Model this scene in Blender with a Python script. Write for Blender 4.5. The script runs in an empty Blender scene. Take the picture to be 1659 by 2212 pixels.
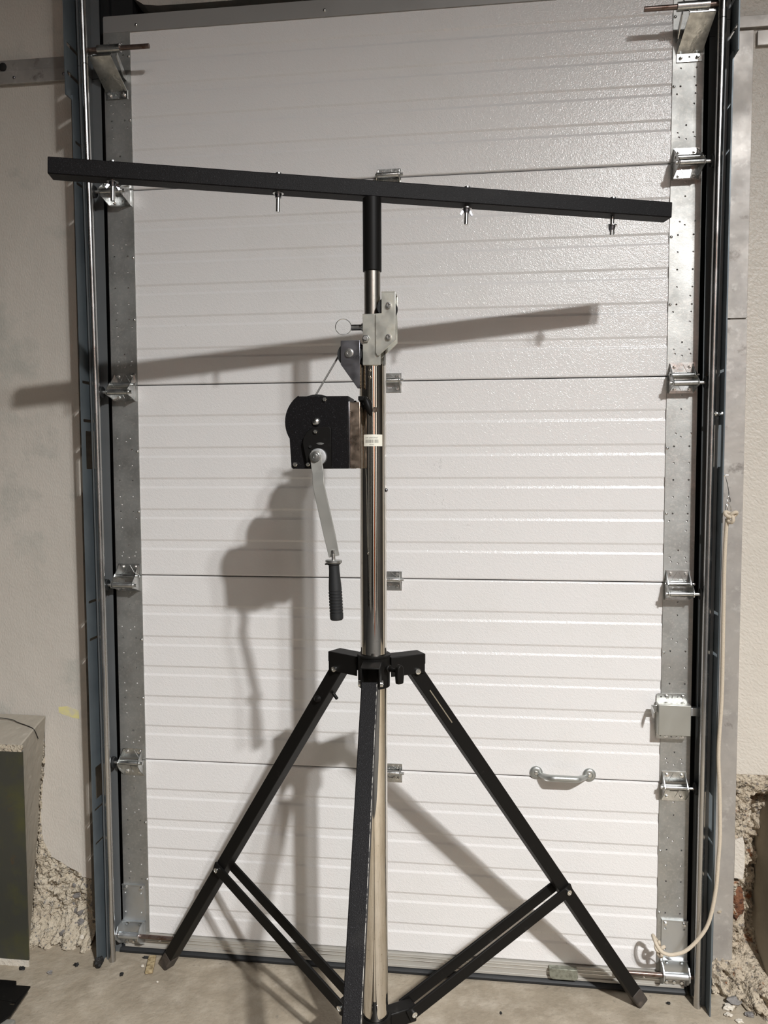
import bpy, math, random
from mathutils import Vector, Matrix, noise
from mathutils.geometry import tessellate_polygon
random.seed(7)
S = bpy.context.scene
COL = S.collection

# ------------------------------------------------------------------ camera
YAW, PITCH, ROLL = 0.119973, 0.0574033, -0.0033886
cyw, syw, cp, sp = math.cos(YAW), math.sin(YAW), math.cos(PITCH), math.sin(PITCH)
F = Vector((-syw * cp, cyw * cp, -sp)); Rr = Vector((cyw, syw, 0)); U = Rr.cross(F)
R2 = math.cos(ROLL) * Rr + math.sin(ROLL) * U
U2 = -math.sin(ROLL) * Rr + math.cos(ROLL) * U
cd = bpy.data.cameras.new('camera'); cam = bpy.data.objects.new('camera', cd); COL.objects.link(cam)
M = Matrix(((R2.x, U2.x, -F.x, 0.876024), (R2.y, U2.y, -F.y, -1.893533), (R2.z, U2.z, -F.z, 1.295022), (0, 0, 0, 1)))
cam.matrix_world = M
cd.sensor_fit = 'VERTICAL'; cd.sensor_height = 36.0; cd.lens = 1624.92 / 2212 * 36.0
cd.clip_start = 0.05
S.camera = cam

# ------------------------------------------------------------------ world, lights, exposure
w = bpy.data.worlds.new('world'); S.world = w; w.use_nodes = True
w.node_tree.nodes['Background'].inputs[0].default_value = (0.9, 0.85, 0.8, 1)
w.node_tree.nodes['Background'].inputs[1].default_value = 0.02
S.view_settings.view_transform = 'Standard'; S.view_settings.look = 'None'
S.view_settings.exposure = 0.0; S.view_settings.gamma = 1.0
S.view_settings.use_curve_mapping = False

LAMP = Vector((2.495, -3.597, 3.726))
def area(name, loc, aim, shape, sx, sy, power, color, spread=180):
    l = bpy.data.lights.new(name, 'AREA'); l.shape = shape; l.size = sx; l.size_y = sy
    l.energy = power; l.color = color; l.spread = math.radians(spread)
    o = bpy.data.objects.new(name, l); COL.objects.link(o); o.location = loc
    o.rotation_euler = (Vector(aim) - Vector(loc)).to_track_quat('-Z', 'Y').to_euler()
    return o
def flood(name, loc, power, radius, half=75.5):
    """downward floodlight with a soft-edged wide reflector cone"""
    l = bpy.data.lights.new(name, 'SPOT'); l.energy = power; l.color = (1.0, 1.0, 0.995)
    l.spot_size = math.radians(2 * half); l.spot_blend = 1.0; l.shadow_soft_size = radius
    o = bpy.data.objects.new(name, l); COL.objects.link(o); o.location = loc
    o.rotation_euler = Vector((-0.17, 0.0, -1.0)).to_track_quat('-Z', 'Y').to_euler()
    return o
flood('floodlight_beam', LAMP, 1570, 0.06)
flood('floodlight_beam', LAMP + Vector((0.24, 0.02, 0.0)), 470, 0.06)
area('added_fill_light', (1.6, -4.4, 3.95), (1.2, -4.0, 0), 'RECTANGLE', 2.4, 0.5, 30, (1.0, 0.95, 0.90), 180)  # added fill with no fixture, raises the ambient level

# ------------------------------------------------------------------ materials
def node(nt, t, **kw):
    n = nt.nodes.new(t)
    for k, v in kw.items(): setattr(n, k, v)
    return n
def mat(name, base, rough=0.5, metal=0.0, bump=None, var=None, spec=0.5, rvar=None, coat=0.0, speck=None):
    m = bpy.data.materials.new(name); m.use_nodes = True; nt = m.node_tree
    b = nt.nodes['Principled BSDF']; L = nt.links
    b.inputs['Base Color'].default_value = (*base, 1); b.inputs['Roughness'].default_value = rough
    b.inputs['Metallic'].default_value = metal; b.inputs['Specular IOR Level'].default_value = spec
    b.inputs['Coat Weight'].default_value = coat
    tc = node(nt, 'ShaderNodeNewGeometry')
    src = tc.outputs['Position']
    col = None
    if var:                                  # list of (scale, amount, tint)
        col = node(nt, 'ShaderNodeRGB'); col.outputs[0].default_value = (*base, 1); cur = col.outputs[0]
        for sc, lo, hi, tint in var:
            n = node(nt, 'ShaderNodeTexNoise'); n.inputs['Scale'].default_value = sc; n.inputs['Detail'].default_value = 6
            n.inputs['Roughness'].default_value = 0.62
            L.new(src, n.inputs['Vector'])
            r = node(nt, 'ShaderNodeMapRange'); r.inputs[1].default_value = lo; r.inputs[2].default_value = hi
            L.new(n.outputs['Fac'], r.inputs[0])
            mx = node(nt, 'ShaderNodeMix', data_type='RGBA'); mx.inputs[7].default_value = (*tint, 1)
            L.new(r.outputs[0], mx.inputs[0]); L.new(cur, mx.inputs[6]); cur = mx.outputs[2]
        if speck:                            # (scale, threshold, colour)
            v = node(nt, 'ShaderNodeTexVoronoi'); v.inputs['Scale'].default_value = speck[0]; L.new(src, v.inputs['Vector'])
            r = node(nt, 'ShaderNodeMapRange'); r.inputs[1].default_value = speck[1]; r.inputs[2].default_value = speck[1] * 0.7
            L.new(v.outputs['Distance'], r.inputs[0])
            mx = node(nt, 'ShaderNodeMix', data_type='RGBA'); mx.inputs[7].default_value = (*speck[2], 1)
            L.new(r.outputs[0], mx.inputs[0]); L.new(cur, mx.inputs[6]); cur = mx.outputs[2]
        L.new(cur, b.inputs['Base Color'])
    if rvar:
        n = node(nt, 'ShaderNodeTexNoise'); n.inputs['Scale'].default_value = rvar[0]; n.inputs['Detail'].default_value = 5
        L.new(src, n.inputs['Vector'])
        r = node(nt, 'ShaderNodeMapRange'); r.inputs[1].default_value = 0.35; r.inputs[2].default_value = 0.65
        r.inputs[3].default_value = rvar[1]; r.inputs[4].default_value = rvar[2]
        L.new(n.outputs['Fac'], r.inputs[0]); L.new(r.outputs[0], b.inputs['Roughness'])
    if bump:
        prev = None
        for sc, dist, stretch in bump:
            mp = node(nt, 'ShaderNodeMapping'); L.new(src, mp.inputs['Vector'])
            if stretch:
                mp.vector_type = 'TEXTURE'
                mp.inputs['Rotation'].default_value = (0, math.radians(stretch[1]), 0)
                mp.inputs['Scale'].default_value = (stretch[0], 1, 1)
            n = node(nt, 'ShaderNodeTexNoise'); n.inputs['Scale'].default_value = sc; n.inputs['Detail'].default_value = 2.5
            L.new(mp.outputs[0], n.inputs['Vector'])
            bp = node(nt, 'ShaderNodeBump'); bp.inputs['Distance'].default_value = dist; bp.inputs['Strength'].default_value = 1.0
            L.new(n.outputs['Fac'], bp.inputs['Height'])
            if prev: L.new(prev.outputs[0], bp.inputs['Normal'])
            prev = bp
        L.new(prev.outputs[0], b.inputs['Normal'])
    return m

M_panel = mat('door_panel_white', (0.79, 0.775, 0.765), 0.14, 0, bump=[(430, 0.0007, (1.6, 40)), (170, 0.0006, (1.4, 40))],
              var=[(3.0, 0.55, 0.8, (0.74, 0.725, 0.70)), (260, 0.70, 0.80, (0.66, 0.64, 0.61))], spec=0.5)
M_dark = mat('black_void', (0.006, 0.006, 0.006), 0.8)
M_cap = mat('galvanised_cap', (0.47, 0.475, 0.46), 0.42, 0.9, bump=[(35, 0.0004, None), (300, 0.00015, None)],
            var=[(14, 0.42, 0.66, (0.38, 0.38, 0.365)), (170, 0.5, 0.75, (0.56, 0.55, 0.52))], rvar=(9, 0.44, 0.58))
M_galv = mat('galvanised_bracket', (0.60, 0.61, 0.60), 0.33, 1.0, var=[(60, 0.4, 0.7, (0.42, 0.42, 0.41))], bump=[(120, 0.0003, None)], rvar=(30, 0.22, 0.42))
M_zinc = mat('bright_zinc', (0.58, 0.60, 0.61), 0.36, 0.9, rvar=(40, 0.28, 0.44), bump=[(90, 0.0003, None)])
M_rail = mat('blueish_galvanised_rail', (0.135, 0.16, 0.175), 0.42, 0.35, spec=0.4, rvar=(12, 0.36, 0.5), var=[(8, 0.4, 0.7, (0.10, 0.12, 0.135))], bump=[(16, 0.0008, None)])
M_lip = mat('polished_rail_lip', (0.52, 0.52, 0.52), 0.24, 1.0, rvar=(20, 0.18, 0.3))
M_chan = mat('dull_grey_channel', (0.16, 0.17, 0.175), 0.5, 0.4, rvar=(12, 0.42, 0.58))
M_strip = mat('weathered_steel_strip', (0.44, 0.415, 0.385), 0.5, 0.5, rvar=(10, 0.42, 0.6),
              var=[(9, 0.42, 0.62, (0.36, 0.34, 0.32)), (45, 0.56, 0.75, (0.54, 0.52, 0.49)), (22, 0.62, 0.72, (0.24, 0.22, 0.20))], bump=[(30, 0.0008, None)])
M_alu = mat('aluminium_rail', (0.47, 0.45, 0.41), 0.55, 0.35, rvar=(60, 0.5, 0.6))
M_grey = mat('grey_steel_rail', (0.34, 0.335, 0.325), 0.45, 0.25, rvar=(10, 0.35, 0.5))
M_rubber = mat('black_rubber', (0.011, 0.012, 0.013), 0.6, 0, bump=[(200, 0.0002, None)])
M_black = mat('black_powder_coat', (0.0055, 0.005, 0.0055), 0.5, 0, bump=[(700, 0.0004, None)], var=[(8, 0.60, 0.78, (0.015, 0.014, 0.013)), (600, 0.60, 0.70, (0.055, 0.055, 0.06))], spec=0.14)
M_blackm = mat('black_matt_paint', (0.007, 0.0065, 0.006), 0.48, 0, var=[(30, 0.62, 0.72, (0.018, 0.017, 0.016))], spec=0.15)
M_chrome = mat('chrome', (0.74, 0.71, 0.66), 0.04, 1.0, bump=[(5, 0.0006, None)], var=[(5, 0.45, 0.65, (0.62, 0.58, 0.51)), (260, 0.63, 0.72, (0.30, 0.26, 0.20))])
M_tube = mat('dull_steel_tube', (0.34, 0.32, 0.29), 0.34, 1.0, var=[(500, 0.55, 0.7, (0.22, 0.2, 0.18))])
M_zplate = mat('zinc_plated_plate', (0.66, 0.66, 0.60), 0.36, 0.9, var=[(40, 0.5, 0.7, (0.52, 0.50, 0.42)), (260, 0.66, 0.72, (0.2, 0.17, 0.12))], rvar=(40, 0.3, 0.45))
M_dsteel = mat('dark_bare_steel', (0.25, 0.25, 0.27), 0.3, 1.0, rvar=(30, 0.22, 0.4))
M_brown = mat('bare_brown_steel', (0.30, 0.24, 0.19), 0.35, 1.0, rvar=(60, 0.25, 0.5), var=[(40, 0.5, 0.65, (0.12, 0.10, 0.08))])
M_bolt = mat('bright_bolt', (0.78, 0.78, 0.76), 0.25, 1.0)
M_wear = mat('chipped_edge', (0.02, 0.02, 0.02), 0.6, 0, var=[(110, 0.45, 0.56, (0.42, 0.40, 0.36))])
M_wear2 = mat('pale_scratch', (0.22, 0.19, 0.14), 0.6)
M_rust = mat('brown_steel_shaft', (0.20, 0.15, 0.13), 0.35, 0.8, var=[(60, 0.5, 0.7, (0.10, 0.05, 0.03))])
M_cable = mat('dull_wire_rope', (0.14, 0.135, 0.125), 0.6, 0.4)
M_crank = mat('dull_grey_crank', (0.34, 0.335, 0.31), 0.5, 0.55, rvar=(25, 0.42, 0.6), var=[(40, 0.6, 0.75, (0.30, 0.29, 0.27))])
M_handle = mat('cast_grey_handle', (0.46, 0.47, 0.45), 0.4, 0.8, bump=[(160, 0.0004, None)])
M_rope = mat('off_white_cord', (0.60, 0.52, 0.41), 0.85, 0, bump=[(900, 0.0009, None)], var=[(300, 0.5, 0.7, (0.5, 0.42, 0.32))])
M_wood = mat('splintered_wood', (0.42, 0.33, 0.19), 0.8, 0, bump=[(180, 0.002, (6, 0))], var=[(120, 0.45, 0.6, (0.22, 0.16, 0.08))])
M_stonedk = mat('dark_stone', (0.17, 0.16, 0.155), 0.8, 0, bump=[(90, 0.004, None)], var=[(60, 0.4, 0.7, (0.25, 0.235, 0.22))])
M_stonelt = mat('pale_stone', (0.62, 0.57, 0.49), 0.85, 0, bump=[(90, 0.003, None)])
M_coal = mat('black_crumb', (0.008, 0.008, 0.008), 0.7, 0, bump=[(120, 0.004, None)])
M_paper = mat('cream_sticker', (0.78, 0.76, 0.66), 0.5)
M_ink = mat('grey_print', (0.12, 0.12, 0.11), 0.6)
M_yellow = mat('faded_yellow_paint', (0.68, 0.62, 0.28), 0.8, 0, var=[(40, 0.42, 0.6, (0.60, 0.55, 0.40))])
M_floor = mat('concrete_floor', (0.37, 0.315, 0.24), 0.62, 0, bump=[(70, 0.0022, None), (9, 0.008, None)],
              var=[(3.2, 0.40, 0.66, (0.29, 0.245, 0.185)), (16, 0.45, 0.7, (0.42, 0.365, 0.29)), (420, 0.60, 0.70, (0.20, 0.17, 0.13)), (7, 0.60, 0.75, (0.47, 0.415, 0.34)), (30, 0.66, 0.74, (0.22, 0.19, 0.15))], spec=0.35)
M_wallL = mat('beige_painted_wall', (0.57, 0.53, 0.475), 0.6, 0, bump=[(130, 0.0012, (0.4, 0)), (12, 0.003, None)],
              var=[(2.2, 0.42, 0.7, (0.54, 0.50, 0.445)), (160, 0.70, 0.76, (0.24, 0.23, 0.20)), (6, 0.56, 0.70, (0.46, 0.445, 0.40)), (3.5, 0.60, 0.72, (0.42, 0.41, 0.37))], spec=0.35)
M_wallR = mat('cream_stippled_wall', (0.60, 0.555, 0.49), 0.38, 0, bump=[(170, 0.0022, (1.5, 40)), (14, 0.003, None)],
              var=[(2.5, 0.42, 0.7, (0.55, 0.51, 0.45)), (75, 0.70, 0.76, (0.25, 0.22, 0.18))], spec=0.35)
M_rough = mat('broken_concrete', (0.46, 0.395, 0.30), 0.9, 0, bump=[(55, 0.010, None), (170, 0.006, None)],
              var=[(18, 0.42, 0.66, (0.56, 0.50, 0.40)), (70, 0.58, 0.68, (0.22, 0.19, 0.15)), (30, 0.62, 0.72, (0.33, 0.32, 0.30))], speck=(75, 0.26, (0.20, 0.185, 0.17)))
M_roughR = mat('broken_concrete_with_rust', (0.43, 0.36, 0.27), 0.9, 0, bump=[(48, 0.012, None), (150, 0.008, None)],
               var=[(18, 0.42, 0.66, (0.52, 0.45, 0.35)), (38, 0.54, 0.64, (0.22, 0.18, 0.13)), (75, 0.56, 0.66, (0.13, 0.105, 0.08)), (26, 0.60, 0.66, (0.20, 0.085, 0.035))], speck=(60, 0.24, (0.19, 0.165, 0.14)))
M_rustpatch = mat('rusted_bar', (0.16, 0.065, 0.03), 0.85, 0, bump=[(120, 0.006, None)], var=[(60, 0.5, 0.65, (0.06, 0.025, 0.015))])
M_cemL = mat('smooth_cement_ledge', (0.38, 0.34, 0.28), 0.8, 0, bump=[(40, 0.003, None)],
             var=[(9, 0.42, 0.66, (0.32, 0.29, 0.235)), (30, 0.60, 0.72, (0.45, 0.41, 0.35)), (120, 0.68, 0.74, (0.25, 0.22, 0.18))])
M_sheet = mat('dull_green_grey_sheet', (0.062, 0.062, 0.050), 0.45, 0.25, var=[(7, 0.5, 0.72, (0.09, 0.09, 0.035)), (16, 0.64, 0.74, (0.10, 0.065, 0.03)), (60, 0.68, 0.75, (0.16, 0.16, 0.14))], bump=[(20, 0.0015, None)])
M_room = mat('far_room_wall', (0.06, 0.056, 0.052), 0.9)
M_roomd = mat('far_room_dark', (0.045, 0.044, 0.043), 0.9)
M_white = mat('pale_reflection_pillar', (0.75, 0.72, 0.66), 0.6)
M_orange = mat('orange_reflection_post', (0.75, 0.16, 0.03), 0.5)
M_smudge = mat('grey_scuff', (0.42, 0.41, 0.39), 0.7)

# ------------------------------------------------------------------ mesh builder
W = {}
class MB:
    def __init__(s): s.v = []; s.f = []
    def add(s, vs, fs):
        o = len(s.v); s.v += [Vector(v) for v in vs]; s.f += [tuple(i + o for i in f) for f in fs]; return s
    def box(s, lo, hi):
        a, b = lo, hi
        vs = [(x, y, z) for z in (a[2], b[2]) for y in (a[1], b[1]) for x in (a[0], b[0])]
        return s.add(vs, [(0, 2, 3, 1), (4, 5, 7, 6), (0, 1, 5, 4), (2, 6, 7, 3), (0, 4, 6, 2), (1, 3, 7, 5)])
    def beam(s, p0, p1, wd, ht, side=(0, 0, 1), ext0=0, ext1=0):
        """bar from p0 to p1; wd along 'side', ht perpendicular to both"""
        p0 = Vector(p0); p1 = Vector(p1); d = (p1 - p0).normalized(); p0 = p0 - d * ext0; p1 = p1 + d * ext1
        sd = Vector(side); sd = (sd - d * sd.dot(d)).normalized(); n = d.cross(sd)
        vs = [q + sd * a * wd / 2 + n * b * ht / 2 for q in (p0, p1) for a, b in ((-1, -1), (1, -1), (1, 1), (-1, 1))]
        return s.add(vs, [(3, 2, 1, 0), (4, 5, 6, 7), (0, 1, 5, 4), (1, 2, 6, 5), (2, 3, 7, 6), (3, 0, 4, 7)])
    def lathe(s, p0, ax, prof, seg=20):
        """prof: list of (distance along axis, radius)"""
        p0 = Vector(p0); ax = Vector(ax).normalized()
        t = Vector((0, 0, 1)) if abs(ax.z) < 0.9 else Vector((1, 0, 0))
        a = ax.cross(t).normalized(); b = ax.cross(a)
        vs = []; fs = []
        for h, r in prof:
            for i in range(seg):
                th = 2 * math.pi * i / seg
                vs.append(p0 + ax * h + (a * math.cos(th) + b * math.sin(th)) * max(r, 1e-5))
        n = len(prof)
        for k in range(n - 1):
            for i in range(seg):
                j = (i + 1) % seg
                fs.append((k * seg + i, (k + 1) * seg + i, (k + 1) * seg + j, k * seg + j))
        fs.append(tuple(range(seg))); fs.append(tuple(range((n - 1) * seg + seg - 1, (n - 1) * seg - 1, -1)))
        return s.add(vs, fs)
    def cyl(s, p0, p1, r, seg=20, r2=None):
        p0 = Vector(p0); p1 = Vector(p1); h = (p1 - p0).length
        return s.lathe(p0, p1 - p0, [(0, r), (h, r if r2 is None else r2)], seg)
    def pipe(s, p0, p1, ro, ri, seg=32):
        p0 = Vector(p0); h = (Vector(p1) - p0).length
        s.lathe(p0, Vector(p1) - p0, [(0, ri), (0, ro), (h, ro), (h, ri), (0.0, ri)], seg)
        s.f = s.f[:-2]; return s
    def hexh(s, p, ax, r, h, washer=0.0):
        p = Vector(p); ax = Vector(ax).normalized()
        if washer: s.lathe(p, ax, [(0, washer), (h * 0.22, washer)], 16); p = p + ax * h * 0.22
        s.lathe(p, ax, [(0, r), (h * 0.75, r), (h, r * 0.78)], 6); return s
    def dome(s, p, ax, r, h, seg=14):
        return s.lathe(p, ax, [(0, r), (h * 0.35, r * 0.95), (h * 0.7, r * 0.72), (h, r * 0.25)], seg)
    def tube(s, path, r, seg=10, closed=False, radii=None):
        P = [Vector(q) for q in path]; n = len(P); vs = []; fs = []
        up = Vector((0.123, 0.37, 0.92)); prev = None
        for i in range(n):
            if closed: d = (P[(i + 1) % n] - P[i - 1])
            else: d = P[min(i + 1, n - 1)] - P[max(i - 1, 0)]
            d.normalize()
            if prev is None: a = d.cross(up).normalized()
            else: a = (prev - d * prev.dot(d)).normalized()
            prev = a; b = d.cross(a); rr = radii[i] if radii else r
            vs += [P[i] + (a * math.cos(2 * math.pi * k / seg) + b * math.sin(2 * math.pi * k / seg)) * rr for k in range(seg)]
        for i in range(n if closed else n - 1):
            j = (i + 1) % n
            for k in range(seg):
                l = (k + 1) % seg
                fs.append((i * seg + k, j * seg + k, j * seg + l, i * seg + l))
        if not closed:
            fs.append(tuple(range(seg))); fs.append(tuple(range(n * seg - 1, (n - 1) * seg - 1, -1)))
        return s.add(vs, fs)
    def sheet(s, out, holes, t, O, ux, uy, t0=0.0):
        """flat plate: outline + holes in (ux,uy), thickness t along ux x uy"""
        O = Vector(O); ux = Vector(ux); uy = Vector(uy); n = ux.cross(uy).normalized()
        rings = [list(out)] + [list(h) for h in holes]
        flat = [q for r in rings for q in r]
        tris = tessellate_polygon([[Vector((q[0], q[1], 0)) for q in r] for r in rings])
        N = len(flat)
        vs = [O + ux * q[0] + uy * q[1] + n * t0 for q in flat] + [O + ux * q[0] + uy * q[1] + n * (t0 + t) for q in flat]
        fs = []
        for a, b, c in tris:
            A, B, C_ = flat[a], flat[b], flat[c]
            cr = (B[0] - A[0]) * (C_[1] - A[1]) - (B[1] - A[1]) * (C_[0] - A[0])
            if abs(cr) < 1e-12: continue
            if cr < 0: b, c = c, b
            fs.append((a, c, b)); fs.append((a + N, b + N, c + N))
        o = 0
        for ri, r in enumerate(rings):
            m = len(r); ar = sum(r[i][0] * r[(i + 1) % m][1] - r[(i + 1) % m][0] * r[i][1] for i in range(m))
            for i in range(m):
                j = (i + 1) % m; a, b = o + i, o + j
                if (ar > 0) != (ri > 0): fs.append((a, b, b + N, a + N))
                else: fs.append((b, a, a + N, b + N))
            o += m
        return s.add(vs, fs)
    def blob(s, c, r, scale=(1, 1, 1), amp=0.25, seg=10, ring=7, seed=0, rot=0.0):
        vs = []; fs = []; c = Vector(c)
        for i in range(ring + 1):
            ph = math.pi * i / ring
            for k in range(seg):
                th = 2 * math.pi * k / seg
                d = Vector((math.sin(ph) * math.cos(th), math.sin(ph) * math.sin(th), math.cos(ph)))
                rr = r * (1 + amp * noise.noise(d * 1.7 + Vector((seed * 3.1, seed * 1.7, 0))))
                q = Vector((d.x * scale[0], d.y * scale[1], d.z * scale[2])) * rr
                q = Matrix.Rotation(rot, 3, 'Y') @ q
                vs.append(c + q)
        for i in range(ring):
            for k in range(seg):
                l = (k + 1) % seg
                fs.append((i * seg + k, (i + 1) * seg + k, (i + 1) * seg + l, i * seg + l))
        return s.add(vs, fs)
    def build(s, name, m, parent=None, bevel=0.0, label=None, kind=None, flat=False, origin=None, ang=32):
        lo = Vector([min(v[i] for v in s.v) for i in range(3)]); hi = Vector([max(v[i] for v in s.v) for i in range(3)])
        c = Vector(origin) if origin is not None else (lo + hi) / 2
        me = bpy.data.meshes.new(name)
        me.from_pydata([v - c for v in s.v], [], s.f); me.update()
        if not flat:
            me.polygons.foreach_set('use_smooth', [True] * len(me.polygons))
            me.set_sharp_from_angle(angle=math.radians(ang))
        me.materials.append(m)
        o = bpy.data.objects.new(name, me); COL.objects.link(o)
        W[o.name] = c
        if parent is not None:
            o.parent = parent; o.location = c - W[parent.name]
        else: o.location = c
        if bevel:
            md = o.modifiers.new('bevel', 'BEVEL'); md.width = bevel; md.segments = 2; md.limit_method = 'ANGLE'; md.angle_limit = math.radians(40)
        if label: o['label'] = label
        if kind: o['kind'] = kind
        return o
def empty(name, loc, label=None, cat=None, kind=None, group=None):
    o = bpy.data.objects.new(name, None); COL.objects.link(o); o.location = loc; o.empty_display_size = 0.05
    W[o.name] = Vector(loc)
    if label: o['label'] = label
    if cat: o['category'] = cat
    if kind: o['kind'] = kind
    if group: o['group'] = group
    return o
def tag(o, label, cat=None, group=None, kind=None):
    o['label'] = label
    if cat: o['category'] = cat
    if group: o['group'] = group
    if kind: o['kind'] = kind
    return o
def circ(cx, cy, r, n=10): return [(cx + r * math.cos(2 * math.pi * i / n), cy + r * math.sin(2 * math.pi * i / n)) for i in range(n)]
def rrect(x0, y0, x1, y1, r, n=4):
    out = []
    for cx, cy, a in ((x1 - r, y0 + r, -90), (x1 - r, y1 - r, 0), (x0 + r, y1 - r, 90), (x0 + r, y0 + r, 180)):
        out += [(cx + r * math.cos(math.radians(a + 90 * i / n)), cy + r * math.sin(math.radians(a + 90 * i / n))) for i in range(n + 1)]
    return out
X, Y, Z = Vector((1, 0, 0)), Vector((0, 1, 0)), Vector((0, 0, 1))
FZ = -0.02          # floor level
DW = 1.334          # visible panel width
# XZ sheets facing the camera: ux=X, uy=Z gives normal -Y

# ------------------------------------------------------------------ setting: floor and walls
fl = MB().box((-3.4, -1.75, FZ - 0.1), (4.8, 0.6, FZ)).build('floor', M_floor, flat=True); tag(fl, 'worn grey-beige concrete floor', kind='structure')
fb = MB().box((-3.4, -7.2, FZ - 0.1), (4.8, -1.75, FZ)).build('floor', M_roomd, flat=True); tag(fb, 'unseen floor behind the camera, darkened to cut bounce light', kind='structure')  # unseen floor section, kept dark so less light bounces onto the door
wl = empty('wall_left', (-0.6, 0.1, FZ), 'beige painted wall left of the white door, crumbling at its foot', kind='structure')
MB().box((-3.4, 0.04, 0.66), (-0.115, 0.25, 3.0)).build('painted_face', M_wallL, wl)
MB().box((-3.4, 0.07, FZ), (-0.115, 0.25, 0.6599)).build('backing', M_rough, wl)
# crumbling lower part
def grid(x0, x1, z0, z1, step, fn):
    mb = MB(); nx = int((x1 - x0) / step); nz = int((z1 - z0) / step); vs = []; fs = []
    for j in range(nz + 1):
        for i in range(nx + 1):
            x = x0 + (x1 - x0) * i / nx; z = z0 + (z1 - z0) * j / nz
            vs.append((x, fn(x, z), z))
    for j in range(nz):
        for i in range(nx):
            a = j * (nx + 1) + i; fs.append((a, a + 1, a + nx + 2, a + nx + 1))
    return mb.add(vs, fs)
def fnoise(x, z, sc, seed=0): return noise.fractal(Vector((x * sc, seed, z * sc)), 0.8, 2.0, 4)
def sm(a, b, t):
    t = max(0, min(1, (t - a) / (b - a))); return t * t * (3 - 2 * t)
EDG = [(-0.170, 0.150), (-0.2136, 0.1528), (-0.2215, 0.1657), (-0.265, 0.1858), (-0.3032, 0.2076), (-0.319, 0.2335), (-0.3293, 0.2597), (-0.3328, 0.3264),
       (-0.3247, 0.4068), (-0.3153, 0.4868), (-0.3128, 0.5661), (-0.311, 0.62)]      # border of the sound plaster, from the rail to the ledge top
def lerp_tab(tab, v, i=0):
    tab = sorted(tab, key=lambda q: q[i])
    if v <= tab[0][i]: return tab[0][1 - i]
    for p_, q_ in zip(tab, tab[1:]):
        if v <= q_[i]: return p_[1 - i] + (q_[1 - i] - p_[1 - i]) * (v - p_[i]) / max(q_[i] - p_[i], 1e-9)
    return tab[-1][1 - i]
def edgeL(x): return lerp_tab(EDG[:7], x)
def soundL(x, z):
    if z > 0.2597: return x > lerp_tab(EDG[6:], z, 1) + 0.002 or z > 0.615
    return z > edgeL(x) + 0.002
def depL(x, z):
    # keeps clear of the ledge side
    r = 0.014 + 0.014 * fnoise(x, z, 30) + 0.009 * fnoise(x, z, 90, 3)
    foot = -0.080 * sm(0.05, FZ, z) * (0.75 + 0.35 * fnoise(x, z, 40, 5))
    if x < -0.325: r *= 0.6
    return 0.0395 + r + foot - 0.010
grid(-0.40, -0.165, FZ - 0.01, 0.64, 0.0032, lambda x, z: 0.048 if (soundL(x, z) or x < lerp_tab([(-0.3700, -0.03), (-0.3555, 0.137), (-0.3414, 0.272), (-0.3303, 0.4065), (-0.3136, 0.54), (-0.306, 0.613)], z, 1)) else depL(x, z)).build('broken_plaster', M_rough, wl, ang=180, label='crumbling concrete with exposed pebbles')
def jag(tab, n=6, amp=0.0022):
    out = []
    for p_, q_ in zip(tab, tab[1:]):
        for k in range(n):
            t = k / n; x = p_[0] + (q_[0] - p_[0]) * t; z = p_[1] + (q_[1] - p_[1]) * t
            out.append((x + amp * fnoise(x, z, 60, 1), z + amp * fnoise(x, z, 60, 2)))
    return out
MB().sheet([(-0.120, 0.660), (-0.80, 0.660), (-0.80, 0.598), (-0.313, 0.600)] + jag(EDG[:-1])[::-1] + [(-0.120, 0.150)], [], 0.006, (0, 0.046, 0), X, Z).build('plaster_skin', M_wallL, wl, flat=True, label='sound painted plaster above the crumbling foot')
MB().sheet([(-0.270, 0.637), (-0.244, 0.640), (-0.211, 0.629), (-0.210, 0.606), (-0.228, 0.608), (-0.258, 0.617), (-0.270, 0.622)], [], 0.0004, (0, 0.0399, 0), X, Z).build('paint_mark', M_yellow, wl, flat=True, label='faded yellow paint mark')
rs = random.Random(3)
for (x, z, r, sx, rot, mm) in [(-0.226, 0.055, 0.0105, 1.4, 0.2, M_stonedk), (-0.219, 0.025, 0.0095, 1.5, -0.9, M_stonedk), (-0.233, 0.098, 0.008, 1.9, -0.5, M_stonedk),
                           (-0.245, 0.175, 0.0065, 1.6, 0.4, M_stonedk), (-0.228, 0.17, 0.005, 1.6, 0.6, M_stonedk), (-0.188, 0.125, 0.0065, 1.0, 0.7, M_stonedk),
                           (-0.255, 0.008, 0.011, 0.8, 1.3, M_stonedk), (-0.216, 0.110, 0.006, 1.3, -1.0, M_stonedk), (-0.239, 0.128, 0.006, 1.0, -0.4, M_stonedk),
                           (-0.203, 0.127, 0.0055, 0.8, 0.3, M_stonedk), (-0.191, 0.075, 0.007, 0.7, 0.2, M_stonedk), (-0.207, 0.085, 0.004, 1.2, 0.5, M_stonedk),
                           (-0.197, 0.004, 0.0075, 1.0, 0.1, M_stonelt), (-0.25, 0.068, 0.005, 1.2, 0.5, M_stonedk), (-0.214, 0.142, 0.0045, 1.7, 0.6, M_stonedk)]:
    MB().blob((x, depL(x, z) + 0.001, z), r, (sx, 0.55, 1), 0.35, 9, 6, seed=x * 90, rot=rot).build('stone', mm, wl, flat=True)
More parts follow.
